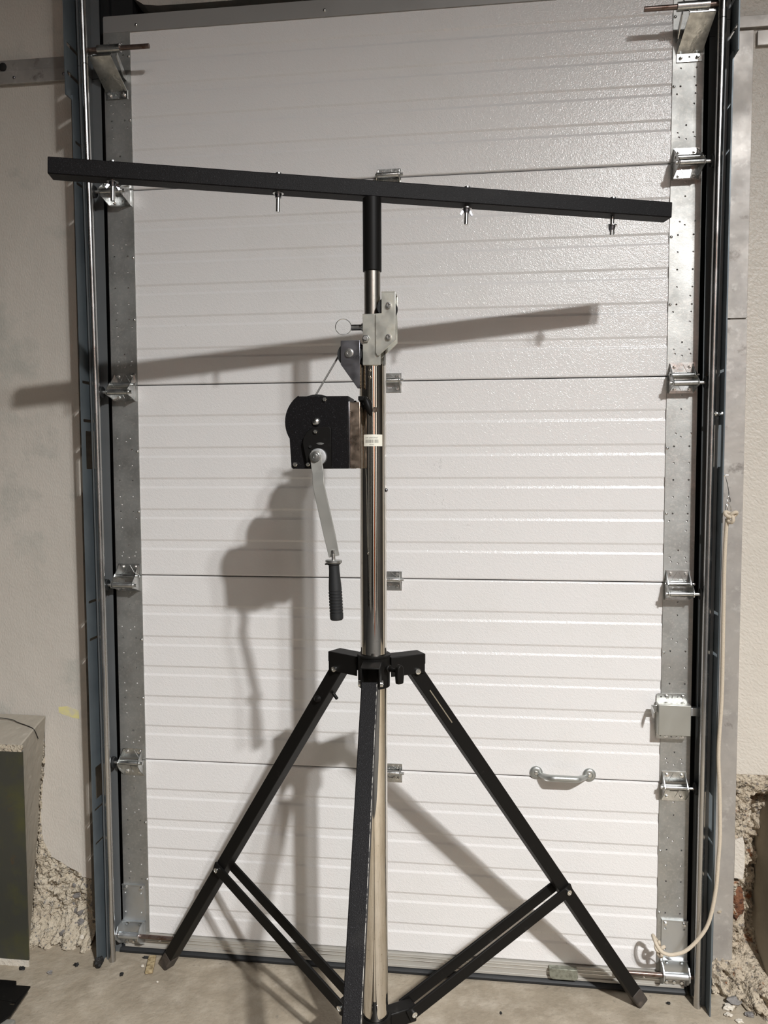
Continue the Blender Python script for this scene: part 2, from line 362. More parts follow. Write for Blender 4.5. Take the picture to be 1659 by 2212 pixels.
# right wall
wr = empty('wall_right', (2.2, 0.1, FZ), 'cream stippled wall right of the white door, broken open at its foot', kind='structure')
MB().box((1.49, 0.04, 0.52), (4.8, 0.25, 3.0)).build('painted_face', M_wallR, wr)
MB().box((1.44, 0.13, FZ), (4.8, 0.25, 0.5199)).build('backing', M_rough, wr)
def topR(x): return 0.515 - 0.02 * sm(1.53, 1.60, x) + 0.012 * fnoise(x, 1, 22)
def depR(x, z):
    m = sm(topR(x), topR(x) - 0.012, z)
    r = 0.006 + 0.012 * fnoise(x, z, 26, 9) + 0.010 * fnoise(x, z, 80, 2)
    edge = 1.553 + 0.010 * fnoise(x * 0.2, z, 14, 4)
    cav = 0.090 * sm(edge - 0.002, edge + 0.020, x) * sm(0.47, 0.43, z - 0.35 * (x - 1.55)) * (0.8 + 0.3 * fnoise(x, z, 18, 6)) * sm(-0.02, 0.13, z)
    hole = 0.04 * math.exp(-((x - 1.556) / 0.010) ** 2 - ((z - 0.185) / 0.035) ** 2)
    foot = -0.17 * sm(0.075, FZ, z) * (0.8 + 0.45 * fnoise(x, z, 30, 8)) * (0.35 + 0.65 * sm(1.47, 1.60, x))
    intact = sm(0.375, 0.365, z) * sm(0.262, 0.272, z) * sm(1.552, 1.549, x)
    return 0.0395 + m * (r * (1 - intact) + cav + hole) + foot
grid(1.47, 1.80, FZ - 0.01, 0.53, 0.0034, depR).build('broken_concrete', M_roughR, wr, ang=180, label='rough broken concrete with a dark cavity')
MB().sheet([(1.527, 0.265), (1.548, 0.263), (1.552, 0.30), (1.550, 0.352), (1.546, 0.372), (1.527, 0.363)], [], 0.004, (0, 0.037, 0), X, Z).build('plaster_skin', M_wallR, wr, flat=True)
MB().blob((1.541, 0.050, 0.195), 0.018, (0.9, 0.7, 2.4), 0.4, 12, 10, 4).build('rusted_bar', M_rustpatch, wr, ang=180, label='rusted steel bar end')
for i, (x, z, r) in enumerate([(1.545, 0.47, 0.010), (1.562, 0.44, 0.016), (1.575, 0.40, 0.02), (1.565, 0.30, 0.012), (1.585, 0.33, 0.014), (1.59, 0.24, 0.015), (1.575, 0.17, 0.017), (1.545, 0.105, 0.012), (1.60, 0.12, 0.014)]):
    MB().blob((x, depR(x, z) + 0.004, z), r, (1.2, 0.6, 0.9), 0.7, 9, 6, seed=i + 20, rot=i).build('stone', M_roughR, wr, flat=True)
PM = MB().sheet([(1.603, FZ), (2.4, FZ), (2.4, 0.56), (1.66, 0.56), (1.612, 0.375), (1.604, 0.30)], [], 0.14, (0, 0.14, 0), X, Z)
PM.build('pier', M_cemL, wr, bevel=0.004, label='smooth tan concrete pier')
# lintel wall and black frame
lin = MB().sheet([(-0.0195, 2.56), (-0.019, 2.530), (0.011, 2.511), (0.05, 2.5055), (0.16, 2.504), (1.60, 2.504), (1.60, 3.0), (-0.0195, 3.0)], [], 0.06, (0, 0.12, 0), X, Z).build('wall_top', M_wallL, flat=True)
tag(lin, 'beige wall strip above the white door', kind='structure')
tb = MB().box((-0.115, 0.13, FZ), (1.49, 0.24, 3.0)).build('trim_1', M_dark); tag(tb, 'black void of the opening behind the door', kind='structure')
tl = MB().box((-0.117, 0.012, FZ), (-0.100, 0.129, 3.0)).box((-0.100, 0.045, FZ), (-0.078, 0.129, 2.62)).box((-0.078, 0.06, 2.44), (-0.0195, 0.129, 3.0)).build('trim_2', M_rubber); tag(tl, 'black rubber seal beside the left edge of the door', kind='structure')
tr = MB().box((1.412, 0.045, FZ), (1.470, 0.129, 3.0)).box((1.430, 0.02, FZ), (1.435, 0.05, 3.0)).box((1.470, 0.041, FZ), (1.49, 0.12, 3.0)).build('trim_3', M_rubber); tag(tr, 'black rubber seal beside the right edge of the door', kind='structure')
# steel strips on the walls
def strip(name, lo, hi, label, m=M_strip, notch=0):
    o = MB().box(lo, hi).build(name, m, bevel=0.0006); tag(o, label, kind='structure'); return o
strip('trim_4', (-0.183, 0.0335, 0.02), (-0.118, 0.0385, 2.9), 'narrow steel strip on the wall behind the left door track', mat('shade_toned_steel', (0.13, 0.115, 0.095), 0.55, 0.3, var=[(14, 0.45, 0.65, (0.07, 0.06, 0.05))]))  # shade behind the track is put into this dark brown base colour
strip('trim_5', (1.452, 0.0335, 1.655), (1.526, 0.0385, 2.325), 'upper wide galvanised strip on the wall right of the door')
t6 = strip('trim_6', (1.452, 0.0335, 0.018), (1.527, 0.0385, 1.652), 'lower wide galvanised strip on the wall right of the door')
t7 = MB().box((-1.2, 0.029, 2.317), (-0.19, 0.0395, 2.350)).box((-1.2, 0.033, 2.350), (-0.19, 0.0395, 2.380)).build('trim_7', M_strip, bevel=0.0008); tag(t7, 'horizontal galvanised strip on the upper left wall', kind='structure')
for x, z in ((-0.338, 2.332), (-0.199, 2.333)): MB().dome((x, 0.029, z), -Y, 0.004, 0.003).build('screw', M_dsteel, t7)
MB().dome((-0.37, 0.03, 2.362), -Y, 0.011, 0.004).build('screw', M_dark, t7)
t8 = MB().box((1.452, 0.030, 2.330), (2.6, 0.0395, 2.357)).build('trim_8', M_strip, bevel=0.0008); tag(t8, 'horizontal steel strip topmost on the upper right wall', kind='structure')
t9 = MB().box((1.534, 0.031, 2.288), (2.6, 0.0395, 2.322)).build('trim_9', M_strip, bevel=0.0008); tag(t9, 'second horizontal steel strip on the upper right wall', kind='structure')
# the rest of the hall, behind the camera
rb = MB().box((-3.4, -7.4, FZ), (4.8, -7.2, 4.4)).build('wall_back', M_room); tag(rb, 'far wall of the hall behind the camera', kind='structure')
ra = MB().box((-3.6, -7.2, FZ), (-3.4, 0.2, 4.4)).build('wall_side', M_roomd); tag(ra, 'dark side wall of the hall', kind='structure')
rc = MB().box((4.8, -7.2, FZ), (5.0, 0.2, 4.4)).build('wall_side', M_room); tag(rc, 'brown side wall of the hall', kind='structure')
ce = MB().box((-3.6, -7.4, 4.4), (5.0, 0.6, 4.6)).build('ceiling', M_room); tag(ce, 'hall ceiling', kind='structure')
wu = MB().box((-3.4, 0.10, 3.0), (4.8, 0.25, 4.4)).build('wall_upper', M_room); tag(wu, 'wall above the door', kind='structure')
for i, (x0, x1, y, mm) in enumerate([(-2.7, -2.3, -5.6, M_white), (-1.3, -1.1, -5.8, M_white), (-0.1, 0.0, -6.0, M_white), (0.5, 1.0, -6.2, M_roomd), (1.3, 1.62, -5.4, M_white), (1.95, 2.06, -4.9, M_orange), (2.75, 3.1, -5.6, M_white), (3.6, 3.8, -4.4, M_white)]):  # unseen uprights added to give the chrome pole streaks to reflect
    o = MB().box((x0, y, FZ), (x1, y + 0.25, 4.4)).build('trim_%d' % (10 + i), mm); tag(o, 'unseen pillar added behind the camera for chrome reflections', kind='structure')

# ------------------------------------------------------------------ sectional door
door = empty('door_1', (DW / 2, 0, FZ), 'white ribbed sectional door with galvanised edge caps', kind='structure')
SE = [0.0305, 0.5152, 1.0152, 1.5152, 2.0152, 2.52]
def panel(z0, z1):
    """profile from the lower to the upper joint, ribs pressed 2 mm in"""
    pr = [(0.038, z0), (0.004, z0), (0.0008, z0 + 0.0015), (0.0, z0 + 0.004)]
    offs = [0.403, 0.3215, 0.2405, 0.160, 0.077]
    for o in offs:
        t = z1 - o
        if t - 0.027 < z0 + 0.006: continue
        pr += [(0.0, t - 0.0285), (0.0004, t - 0.0270), (0.0018, t - 0.0230), (0.0020, t - 0.0215), (0.0020, t - 0.0050), (0.0018, t - 0.0040), (0.0004, t - 0.0005), (0.0, t + 0.0008)]
    pr += [(0.0, z1 - 0.004), (0.0008, z1 - 0.0015), (0.004, z1), (0.038, z1)]
    return pr
TOP = 2.449
for k in range(5):
    z0, z1 = SE[k] + 0.0011, SE[k + 1] - 0.0011
    pr = panel(z0, z1 if k < 4 else 2.52)
    if k == 4: pr = [q for q in pr if q[1] < 2.40] + [(0.0, 2.445), (0.038, 2.445)]
    vs = [(x, y, z) for x in (-0.069, DW + 0.069) for y, z in pr]; n = len(pr)
    fs = [(i, i + n, (i + 1) % n + n, (i + 1) % n) for i in range(n)] + [tuple(range(n)), tuple(range(2 * n - 1, n - 1, -1))]
    MB().add(vs, fs).build('door_section', M_panel, door, flat=True)
MB().box((-0.068, 0.008, 0.03), (DW + 0.068, 0.037, 2.44)).build('joint_seal', M_dark, door, label='black seal in the joints')
# top and bottom rails
MB().box((-0.0695, -0.0035, 2.408), (DW + 0.0695, 0.039, 2.4495)).build('top_rail', M_grey, door, bevel=0.0006, label='grey steel top rail')
for x in (0.018, 0.505, 0.99, 1.31): MB().dome((x, -0.0035, 2.423), -Y, 0.0042, 0.003).build('screw', M_bolt, door)
mb = MB().box((-0.066, -0.0075, 0.003), (DW + 0.066, 0.036, 0.0305)).box((-0.066, -0.011, -0.0035), (DW + 0.066, 0.036, 0.003))
br = mb.build('bottom_rail', M_alu, door, bevel=0.0005, label='ribbed aluminium bottom rail')
for z in (0.0225, 0.0135): MB().box((-0.066, -0.0086, z), (DW + 0.066, -0.0074, z + 0.0012)).build('rib', M_bolt, br)
for x in (0.032, 1.302): MB().dome((x, -0.0085, 0.018), -Y, 0.0048, 0.0035).build('screw', M_bolt, br)
seal = [(-0.0065, -0.0035), (-0.013, -0.006), (-0.017, -0.011), (-0.017, -0.016), (-0.013, -0.0195), (0.02, -0.0195), (0.024, -0.0035)]
vs = [(x, y, z) for x in (-0.079, DW + 0.072) for y, z in seal]; n = len(seal)
MB().add(vs, [(i, i + n, (i + 1) % n + n, (i + 1) % n) for i in range(n)] + [tuple(range(n)), tuple(range(2 * n - 1, n - 1, -1))]).build('bottom_seal', M_rubber, door, label='black rubber bottom seal')
mb = MB()
pts = [(1.0675, 0.031), (1.1375, 0.0305), (1.1395, 0.012), (1.137, 0.0045), (1.131, 0.0035), (1.077, 0.0035), (1.0705, 0.007), (1.0685, 0.014)]
clip = mb.sheet(pts, [], 0.003, (0, -0.020, 0), X, Z).box((1.068, -0.0225, 0.0285), (1.137, -0.007, 0.031)).build('step_plate', mat('tarnished_green_grey', (0.33, 0.34, 0.28), 0.5, 0.6, var=[(90, 0.45, 0.65, (0.2, 0.2, 0.16))]), door, bevel=0.0012, label='small bent tarnished step plate')

# edge caps with punched holes (x measured from the inner edge, z from the upper joint)
HO = [(.0338, -.0465), (.0339, -.0795), (.0578, -.1376), (.0224, -.1379), (.0339, -.1458), (.0546, -.1685), (.0189, -.1687), (.0546, -.2086), (.0189, -.2087),
      (.0543, -.2494), (.0187, -.2495), (.0541, -.2904), (.0186, -.2903), (.0495, -.3115), (.0537, -.3311), (.0185, -.3310), (.0526, -.3488), (.0108, -.3487),
      (.0499, -.3722), (.0331, -.4205), (.0492, -.4378), (.0139, -.4375), (.0527, -.4482), (.0170, -.4478), (.0332, -.4524)]
for side in (-1, 1):
    ex = 0.0 if side < 0 else DW
    for k in range(5):
        z0, z1 = SE[k] + 0.0012, SE[k + 1] - 0.0012
        if k == 4: z1 = 2.447
        holes = []
        for hx, hz in HO:
            zz = SE[k + 1] + hz
            if zz < z0 + 0.006 or zz > z1 - 0.006: continue
            if k == 0 and zz < 0.175: continue
            holes.append(circ(ex + side * hx, zz, 0.0024, 8)[::-1])
        x0, x1 = sorted((ex, ex + side * 0.0695))
        mb = MB().sheet([(x0, z0), (x1, z0), (x1, z1), (x0, z1)], holes, 0.0028, (0, 0, 0), X, Z)
        xo = ex + side * 0.0695
        mb.box((min(xo, xo + side * 0.0015), -0.0028, z0), (max(xo, xo + side * 0.0015), 0.038, z1))
        cap = mb.build('end_cap', M_cap, door, bevel=0.0, flat=False)
        for dz in (-0.1725, -0.3310):
            zz = SE[k + 1] + dz
            if z0 + .01 < zz < z1 - .01: MB().dome((ex + side * 0.0038, -0.0028, zz), -Y, 0.0036, 0.003).build('screw', M_bolt, cap)

# hinges ---------------------------------------------------------------
def hinge(xc, zc, side, w=0.059, y0=-0.0028, d1=0.019, d2=None, z2=-0.021, mid=False, zt=0.030, zb=-0.042):
    """leaf plates, gussets, barrels; side=-1 left rail, +1 right rail"""
    a, b = xc - w / 2, xc + w / 2
    mb = MB()
    lt = [(a, zc + 0.003), (b, zc + 0.003), (b, zc + zt), (a, zc + zt)]
    lb = [(a, zc + zb), (b, zc + zb), (b, zc - 0.003), (a, zc - 0.003)]
    slot = rrect(xc - 0.012, zc - 0.018, xc + 0.012, zc - 0.012, 0.0028, 3)[::-1]
    mb.sheet(lt, [], 0.002, (0, y0, 0), X, Z); mb.sheet(lb, [slot], 0.002, (0, y0, 0), X, Z)
    dd = max(d1, d2 or 0)
    zz2 = zc + (z2 if d2 else 0)
    for q in (a, b - 0.0018):
        # upper gusset to pin, lower gusset to roller barrel
        up = [(-y0, zc + zt), (-y0, zc + 0.002), (d1 + 0.004, zc - 0.007), (d1 + 0.009, zc - 0.001), (d1 + 0.006, zc + 0.007)]
        mb.sheet([(p_[0], p_[1]) for p_ in up], [], 0.0018, (q + (0.002 if q == a else -0.002), 0, 0), -Y, Z)
        if d2: lo = [(-y0, zc + zb), (d2 * 0.62, zc + zb * 0.80), (d2 + 0.007, zz2 - 0.007), (d2 + 0.010, zz2 + 0.001), (d2 + 0.006, zz2 + 0.008), (d1 + 0.006, zc + 0.007), (d1 - 0.004, zc + 0.008), (-y0, zc - 0.004)]
        else: lo = [(-y0, zc + zb), (d1, zc - 0.02), (d1 + 0.009, zc - 0.006), (d1 + 0.009, zc + 0.004), (d1, zc + 0.008), (-y0, zc - 0.002)]
        if mid: lo = [(-y0, zc + zb), (d1 + 0.004, zc - 0.008), (d1 + 0.006, zc + 0.003), (d1, zc + 0.007), (-y0, zc - 0.002)]
        mb.sheet(lo, [], 0.0018, (q, 0, 0), -Y, Z)
    # embossed triangle
    for s0, s1 in (((xc - 0.014, zc + 0.006), (xc - 0.002, zc + zt - 0.004)), ((xc + 0.014, zc + 0.006), (xc + 0.002, zc + zt - 0.004)),
                   ((xc - 0.014, zc - 0.012), (xc - 0.002, zc + zb + 0.008)), ((xc + 0.014, zc - 0.012), (xc + 0.002, zc + zb + 0.008))):
        mb.beam((s0[0], y0 - 0.002, s0[1]), (s1[0], y0 - 0.002, s1[1]), 0.0022, 0.0018, (0, 1, 0))
    h = mb.build('hinge', M_galv, door)
    MB().lathe((a + 0.002, -d1, zc), X, [(0, .0055), (0.001, .0062), (w - 0.006, .0062), (w - 0.004, .0055)], 16).build('barrel', M_galv, h)
    MB().cyl((a - 0.004, -d1, zc), (b + 0.006, -d1, zc), 0.0036, 12).build('pin', M_galv, h)
    if d2:
        MB().lathe((a + 0.001, -d2, zz2), X, [(0, .0066), (0.001, .0074), (w - 0.003, .0074), (w - 0.001, .0066)], 16).build('barrel', M_galv, h)
    if not mid:
        yy = -(d2 or d1)
        inner = xc - side * (w / 2 + 0.007)
        outer = xc + side * (w / 2 + 0.012)
        MB().cyl((inner, yy, zz2), (outer, yy, zz2), 0.0045, 12).build('roller_shaft', M_galv, h)
        rx = xc + side * (w / 2 + 0.0165)
        MB().lathe((rx - 0.005, yy, zz2), X, [(0, .0135), (0.0015, .0150), (0.0085, .0150), (0.010, .0135)], 20).build('roller', M_rubber, h, label='black roller in the track')
    for bx in (-0.0175, 0.0175):
        for bz in ((zt - 0.009), (zb + 0.010)):
            if mid and bx < 0 and False: continue
            MB().hexh((xc + bx, y0 - 0.002, zc + bz), -Y, 0.0038, 0.0045, 0.0052).build('bolt', M_bolt, h)
    return h
DD = {1: (0.027, None), 2: (0.019, 0.040), 3: (0.019, 0.042), 4: (0.030, 0.056)}
for k in (1, 2, 3, 4):
    d1, d2 = DD[k]
    hinge(-0.0335, SE[k], -1, d1=d1, d2=d2, zt=0.031 if k < 4 else 0.02)
    hinge(DW + 0.0340, SE[k], 1, d1=d1, d2=d2, zt=0.031)
    hinge(0.664, SE[k], 1, w=0.058, y0=0.0, d1=0.0155, mid=True, zt=0.019, zb=-0.029)

# top roller carriers ----------------------------------------------------
for side in (-1, 1):
    xo = -0.0375 if side < 0 else DW + 0.0365
    sl = side * 0.0115
    mb = MB()
    a, b = xo - 0.0285, xo + 0.0285
    zb0, zb1 = (2.2425, 2.2635)
    holes = [circ(xo, 2.2525, 0.0028, 10)[::-1]]
    mb.sheet([(a, zb0), (b, zb0), (b, zb1), (a, zb1)], holes, 0.003, (0, -0.0028, 0), X, Z)
    # slanting arm from the foot up and out to the tube
    for (p_, q_) in ((((a, -0.0043, zb1 - 0.001), (b, -0.0043, zb1 - 0.001)), ((a + sl, -0.067, 2.318), (b + sl, -0.067, 2.318))),):
        vs = [Vector(p_[0]), Vector(p_[1]), Vector(q_[1]), Vector(q_[0])]
        n_ = Vector((0, -0.35, -0.3)).normalized() * 0.0026
        vs += [v + n_ for v in vs]
        mb.add(vs, [(0, 1, 2, 3), (7, 6, 5, 4), (0, 4, 5, 1), (1, 5, 6, 2), (2, 6, 7, 3), (3, 7, 4, 0)])
        mb.box((a + sl, -0.070, 2.317), (b + sl, -0.060, 2.3195)).box((a + sl, -0.0635, 2.317), (b + sl, -0.060, 2.328))
    # inner gusset tab
    gx = b - 0.002 if side < 0 else a
    mb.sheet([(0.003, 2.30), (0.055, 2.335), (0.055, 2.322), (0.02, 2.288), (0.003, 2.288)], [], 0.002, (gx, 0, 0), -Y, Z)
    c = mb.build('top_roller_bracket', M_galv, door)
    zt = 2.333
    t0, t1 = (-0.054, 0.005) if side < 0 else (1.326, 1.396)
    MB().pipe((t0, -0.067, zt), (t1, -0.067, zt), 0.0098, 0.006, 20).build('sleeve', M_galv, c)
    r0, r1 = (-0.078, 0.079) if side < 0 else (1.254, 1.420)
    MB().cyl((r0, -0.067, zt), (r1, -0.067, zt), 0.0058, 14).build('roller_shaft', M_rust, c)
    rx = -0.088 if side < 0 else 1.422
    MB().lathe((rx - 0.005, -0.067, zt), X, [(0, .0145), (0.0015, .016), (0.0085, .016), (0.010, .0145)], 20).build('roller', M_rubber, c)
    for bx in (-0.0185, 0.0185): MB().hexh((xo + bx, -0.0058, 2.2525), -Y, 0.0045, 0.006, 0.006).build('bolt', M_bolt, c)

# bottom corner brackets --------------------------------------------------
for side in (-1, 1):
    xo = -0.042 if side < 0 else DW + 0.0415
    a, b = xo - 0.0315, xo + 0.0315
    mb = MB()
    holes = [circ(xo + q * 0.0225, z, 0.0028, 10)[::-1] for q in (-1, 1) for z in (0.1455, 0.092)]
    mb.sheet([(a, -0.0015), (b, -0.0015), (b, 0.168), (a, 0.168)], holes, 0.0025, (0, -0.0028, 0), X, Z)
    mb.box((a, -0.0085, 0.1665), (b, -0.0028, 0.169))
    for q in (a, b - 0.0022):
        mb.sheet([(0.003, 0.001), (0.030, 0.018), (0.046, 0.036), (0.046, 0.052), (0.034, 0.066), (0.003, 0.068)], [], 0.0022, (q, 0, 0), -Y, Z)
    mb.box((a, -0.011, 0.0655), (b, -0.003, 0.068))
    c = mb.build('bottom_bracket', M_zinc, door, label='bright zinc corner bracket')
    MB().cyl((a + 0.002, -0.034, 0.0435), (b - 0.002, -0.034, 0.0435), 0.0085, 18).build('sleeve', M_zinc, c)
    r0, r1 = (-0.088, 0.078) if side < 0 else (1.236, 1.414)
    MB().cyl((r0, -0.034, 0.0435), (r1, -0.034, 0.0435), 0.0055, 14).build('roller_shaft', M_rust, c)
    rx = -0.090 if side < 0 else 1.424
    MB().lathe((rx - 0.005, -0.034, 0.0435), X, [(0, .014), (0.0015, .0155), (0.0085, .0155), (0.010, .014)], 20).build('roller', M_rubber, c)
    for q in (-1, 1): MB().hexh((xo + q * 0.0225, -0.0053, 0.1595), -Y, 0.0042, 0.0055, 0.0055).build('bolt', M_bolt, c)
    for q in (-1, 0, 1): MB().hexh((xo + q * 0.018, -0.0053, 0.011), -Y, 0.0048, 0.006, 0.0062).build('bolt', M_bolt, c)
    for q in (-1, 1): MB().hexh((xo + q * 0.018, -0.0053, 0.0605), -Y, 0.0042, 0.0055, 0.0055).build('bolt', M_bolt, c)

# pull handle -------------------------------------------------------------
mb = MB()
for hx in (1.033, 1.164):
    mb.lathe((hx, 0.0, 0.5275), -Y, [(0, .0165), (0.003, .0160), (0.0055, .0125), (0.0058, .0085), (0.0040, .0075)], 24)
path = []; rad = []
for i in range(25):
    t = i / 24; x = 1.041 + 0.115 * t; e = math.sin(math.pi * t)
    dd = 0.004 + 0.034 * min(1, 1.5 * e) ** 0.9
    z = 0.5275 + (0.006 * min(1, 1.5 * e) - 0.004)
    path.append((x, -dd, z)); rad.append(0.0060 + 0.0022 * min(1, 1.4 * e))
mb.tube(path, 0.007, 12, radii=rad)
ph = mb.build('pull_handle', M_handle, door, label='grey cast pull handle', ang=50)
for hx in (1.033, 1.164): MB().hexh((hx, -0.0035, 0.5275), -Y, 0.0045, 0.0045, 0.0052).build('bolt', M_bolt, ph)

# side lock -----------------------------------------------------------------
mb = MB()
mb.sheet(rrect(1.3225, 0.6285, 1.3945, 0.7415, 0.005), [circ(x, z, 0.0022, 8)[::-1] for x in (1.333, 1.3715) for z in (0.7335, 0.6365)] +
         [rrect(x - 0.0018, z - 0.004, x + 0.0018, z + 0.004, 0.0016, 3)[::-1] for x in (1.3585,) for z in (0.7335, 0.6365)], 0.0022, (0, -0.0028, 0), X, Z)
lk = mb.build('side_lock', M_galv, door)
MB().box((1.3205, -0.036, 0.6465), (1.3965, -0.004, 0.7225)).build('housing', mat('satin_grey_lock', (0.50, 0.505, 0.47), 0.42, 0.85, rvar=(20, 0.38, 0.5)), lk, bevel=0.0015)
MB().beam((1.330, -0.022, 0.7085), (1.306, -0.022, 0.7085), 0.003, 0.017, (0, 1, 0)).beam((1.307, -0.022, 0.7085), (1.3065, -0.050, 0.7000), 0.003, 0.017, (1, 0, 0)).build('lever', M_galv, lk, bevel=0.0008)
MB().box((1.396, -0.026, 0.694), (1.427, -0.012, 0.714)).build('bolt_bar', M_zinc, lk, bevel=0.001)
for x in (1.3465, 1.385):
    for z in (0.7335, 0.6365): MB().hexh((x, -0.005, z), -Y, 0.0046, 0.005, 0.0058).build('bolt', M_bolt, lk)
# small scuffs on the door skin
sc_ = random.Random(11)
for x, z, w_, h_, n_ in ((0.778, 1.300, .005, .018, 14), (0.790, 1.305, .006, .022, 22), (0.774, 1.215, .004, .016, 8), (0.797, 1.215, .004, .014, 10), (0.8265, 1.1219, .009, .004, 9), (0.8645, 1.1525, .008, .003, 8),
                         (0.1292, 1.6632, .016, .004, 12), (1.075, 0.205, .014, .030, 18), (0.985, 0.165, .03, .02, 14), (1.10, 0.10, .05, .02, 16)):
    mb = MB()
    for q in range(n_):
        a = x + sc_.gauss(0, w_ * .6); b = z + sc_.gauss(0, h_ * .6); l = sc_.uniform(.0008, .0026)
        mb.sheet([(a, b), (a + .0007, b - .0002), (a + l * .4, b + l), (a + l * .2, b + l)], [], 0.00015, (0, -0.0001, 0), X, Z)
    mb.build('scuff', M_smudge, door, flat=True, kind='stuff')
# ------------------------------------------------------------------ guide rails
ZS = {327: 2.106, 411: 2.007}
def lip_y(z):
    K = [(-0.03, -.050), (0.5, -.052), (1.0, -.057), (1.5, -.062), (2.0, -.072), (2.45, -.084), (3.0, -.096)]
    for (a, ya), (b, yb) in zip(K, K[1:]):
        if z <= b: return ya + (yb - ya) * (z - a) / (b - a)
    return K[-1][1]
def rail(side):
    xm = 0.667
    mx = (lambda x: x + 0.005) if side < 0 else (lambda x: 2 * xm - 0.002 - x)
    px = -0.112
    root = empty('guide_rail', (mx(px), 0.0, FZ), ('galvanised vertical guide rail along the left edge of the door' if side < 0 else 'galvanised vertical guide rail along the right edge of the door'), 'guide rail')
    slots = [2.106, 2.007, 1.517, 1.420, 0.954, 0.856, 0.403, 0.312]
    wins = [(1.297, 1.394), (0.428, 0.516)]
    fe = lambda z: 0.0815 + 0.0055 * z
    hs = [rrect(0.030, z - 0.0038, fe(z) - 0.007, z + 0.0038, 0.003, 3)[::-1] for z in slots] + [rrect(0.028, a, fe(a) - 0.016, b, 0.003, 3)[::-1] for a, b in wins]
    mb = MB().sheet([(-0.036, FZ), (fe(FZ), FZ), (fe(2.215), 2.215), (-0.036, 2.215)], hs, 0.003, (mx(px) - 0.0015, 0, 0), -Y, Z)
    # foot flange against the wall
    fx0, fx1 = sorted((mx(px), mx(px - 0.035)))
    mb.box((fx0, 0.0295, FZ), (fx1, 0.0333, 2.215))
    mb.build('slotted_angle', M_rail, root, flat=True)
    hs = [rrect(0.035, z - 0.0055, 0.110, z + 0.0048, 0.003, 3)[::-1] for z in (2.330, 2.262)]
    MB().sheet([(-0.036, 2.205), (0.118, 2.205), (0.118, 3.0), (-0.036, 3.0)], hs, 0.003, (mx(px) - (0.0045 if side < 0 else -0.0015), 0, 0), -Y, Z).build('splice_plate', M_rail, root, flat=True)
    for z0, z1, part in ((FZ, 2.292, 0), (FZ, 2.292, 1), (2.2935, 3.0, 0), (2.2935, 3.0, 1)):
        n = 14; mb = MB(); vs = []; prof = []
        # cross-section: back flange, web, front web, rolled lip
        def sec(z):
            yl = lip_y(z); o = []
            cx, r = -0.0885, 0.0090
            if part == 0: return [(-0.0815, -0.010), (-0.1065, -0.010), (-0.1065, yl + 0.004), (-0.0985, yl + 0.003)]
            for i in range(11):
                a = math.pi - i * (1.45 * math.pi) / 10
                o.append((cx + r * math.cos(a) * (1.0), yl - r * math.sin(a)))
            o.append((cx - 0.002, yl + 0.004))
            return o
        secs = [sec(z0 + (z1 - z0) * i / n) for i in range(n + 1)]
        m_ = len(secs[0]); t = 0.0014
        for side2 in (0, 1):
            for i, sc in enumerate(secs):
                z = z0 + (z1 - z0) * i / n
                for k, q in enumerate(sc):
                    a = sc[max(k - 1, 0)]; b = sc[min(k + 1, m_ - 1)]
                    tx, ty = b[0] - a[0], b[1] - a[1]; l = math.hypot(tx, ty); nx_, ny_ = -ty / l, tx / l
                    vs.append((mx(q[0] + nx_ * t * side2), q[1] + ny_ * t * side2, z))
        fs = []; H = (n + 1) * m_
        for i in range(n):
            for k in range(m_ - 1):
                a = i * m_ + k
                fs.append((a, a + 1, a + m_ + 1, a + m_)); fs.append((H + a, H + a + m_, H + a + m_ + 1, H + a + 1))
        for i in range(n):
            for k in (0, m_ - 1):
                a = i * m_ + k; fs.append((a, a + m_, H + a + m_, H + a))
        for i in (0, n):
            for k in range(m_ - 1):
                a = i * m_ + k; fs.append((a, H + a, H + a + 1, a + 1))
        if part == 0: mb.add(vs, fs).build('channel', M_chan, root, ang=25, label='dull grey channel behind the lip')
        else: mb.add(vs, fs).build('rolled_lip', M_lip, root, ang=35, label='polished round lip')
    for z in (1.517, 0.954, 2.106, 0.403):
        MB().hexh((mx(-0.1045), -0.038, z - 0.01), (1 if side < 0 else -1) * X, 0.005, 0.004).build('bolt', M_bolt, root)
    return root
railL = rail(-1); railR = rail(1)
# screw with nut on the right rail, where the cord wire is tied
MB().cyl((1.444, -0.070, 1.2775), (1.4575, -0.070, 1.2775), 0.0016, 10).hexh((1.4475, -0.070, 1.2775), X, 0.0042, 0.004).build('screw', M_bolt, railR)
MB().cyl((1.430, -0.063, 1.420), (1.4475, -0.063, 1.420), 0.0035, 10).hexh((1.4300, -0.063, 1.420), -X, 0.006, 0.005).build('screw', M_bolt, railR)

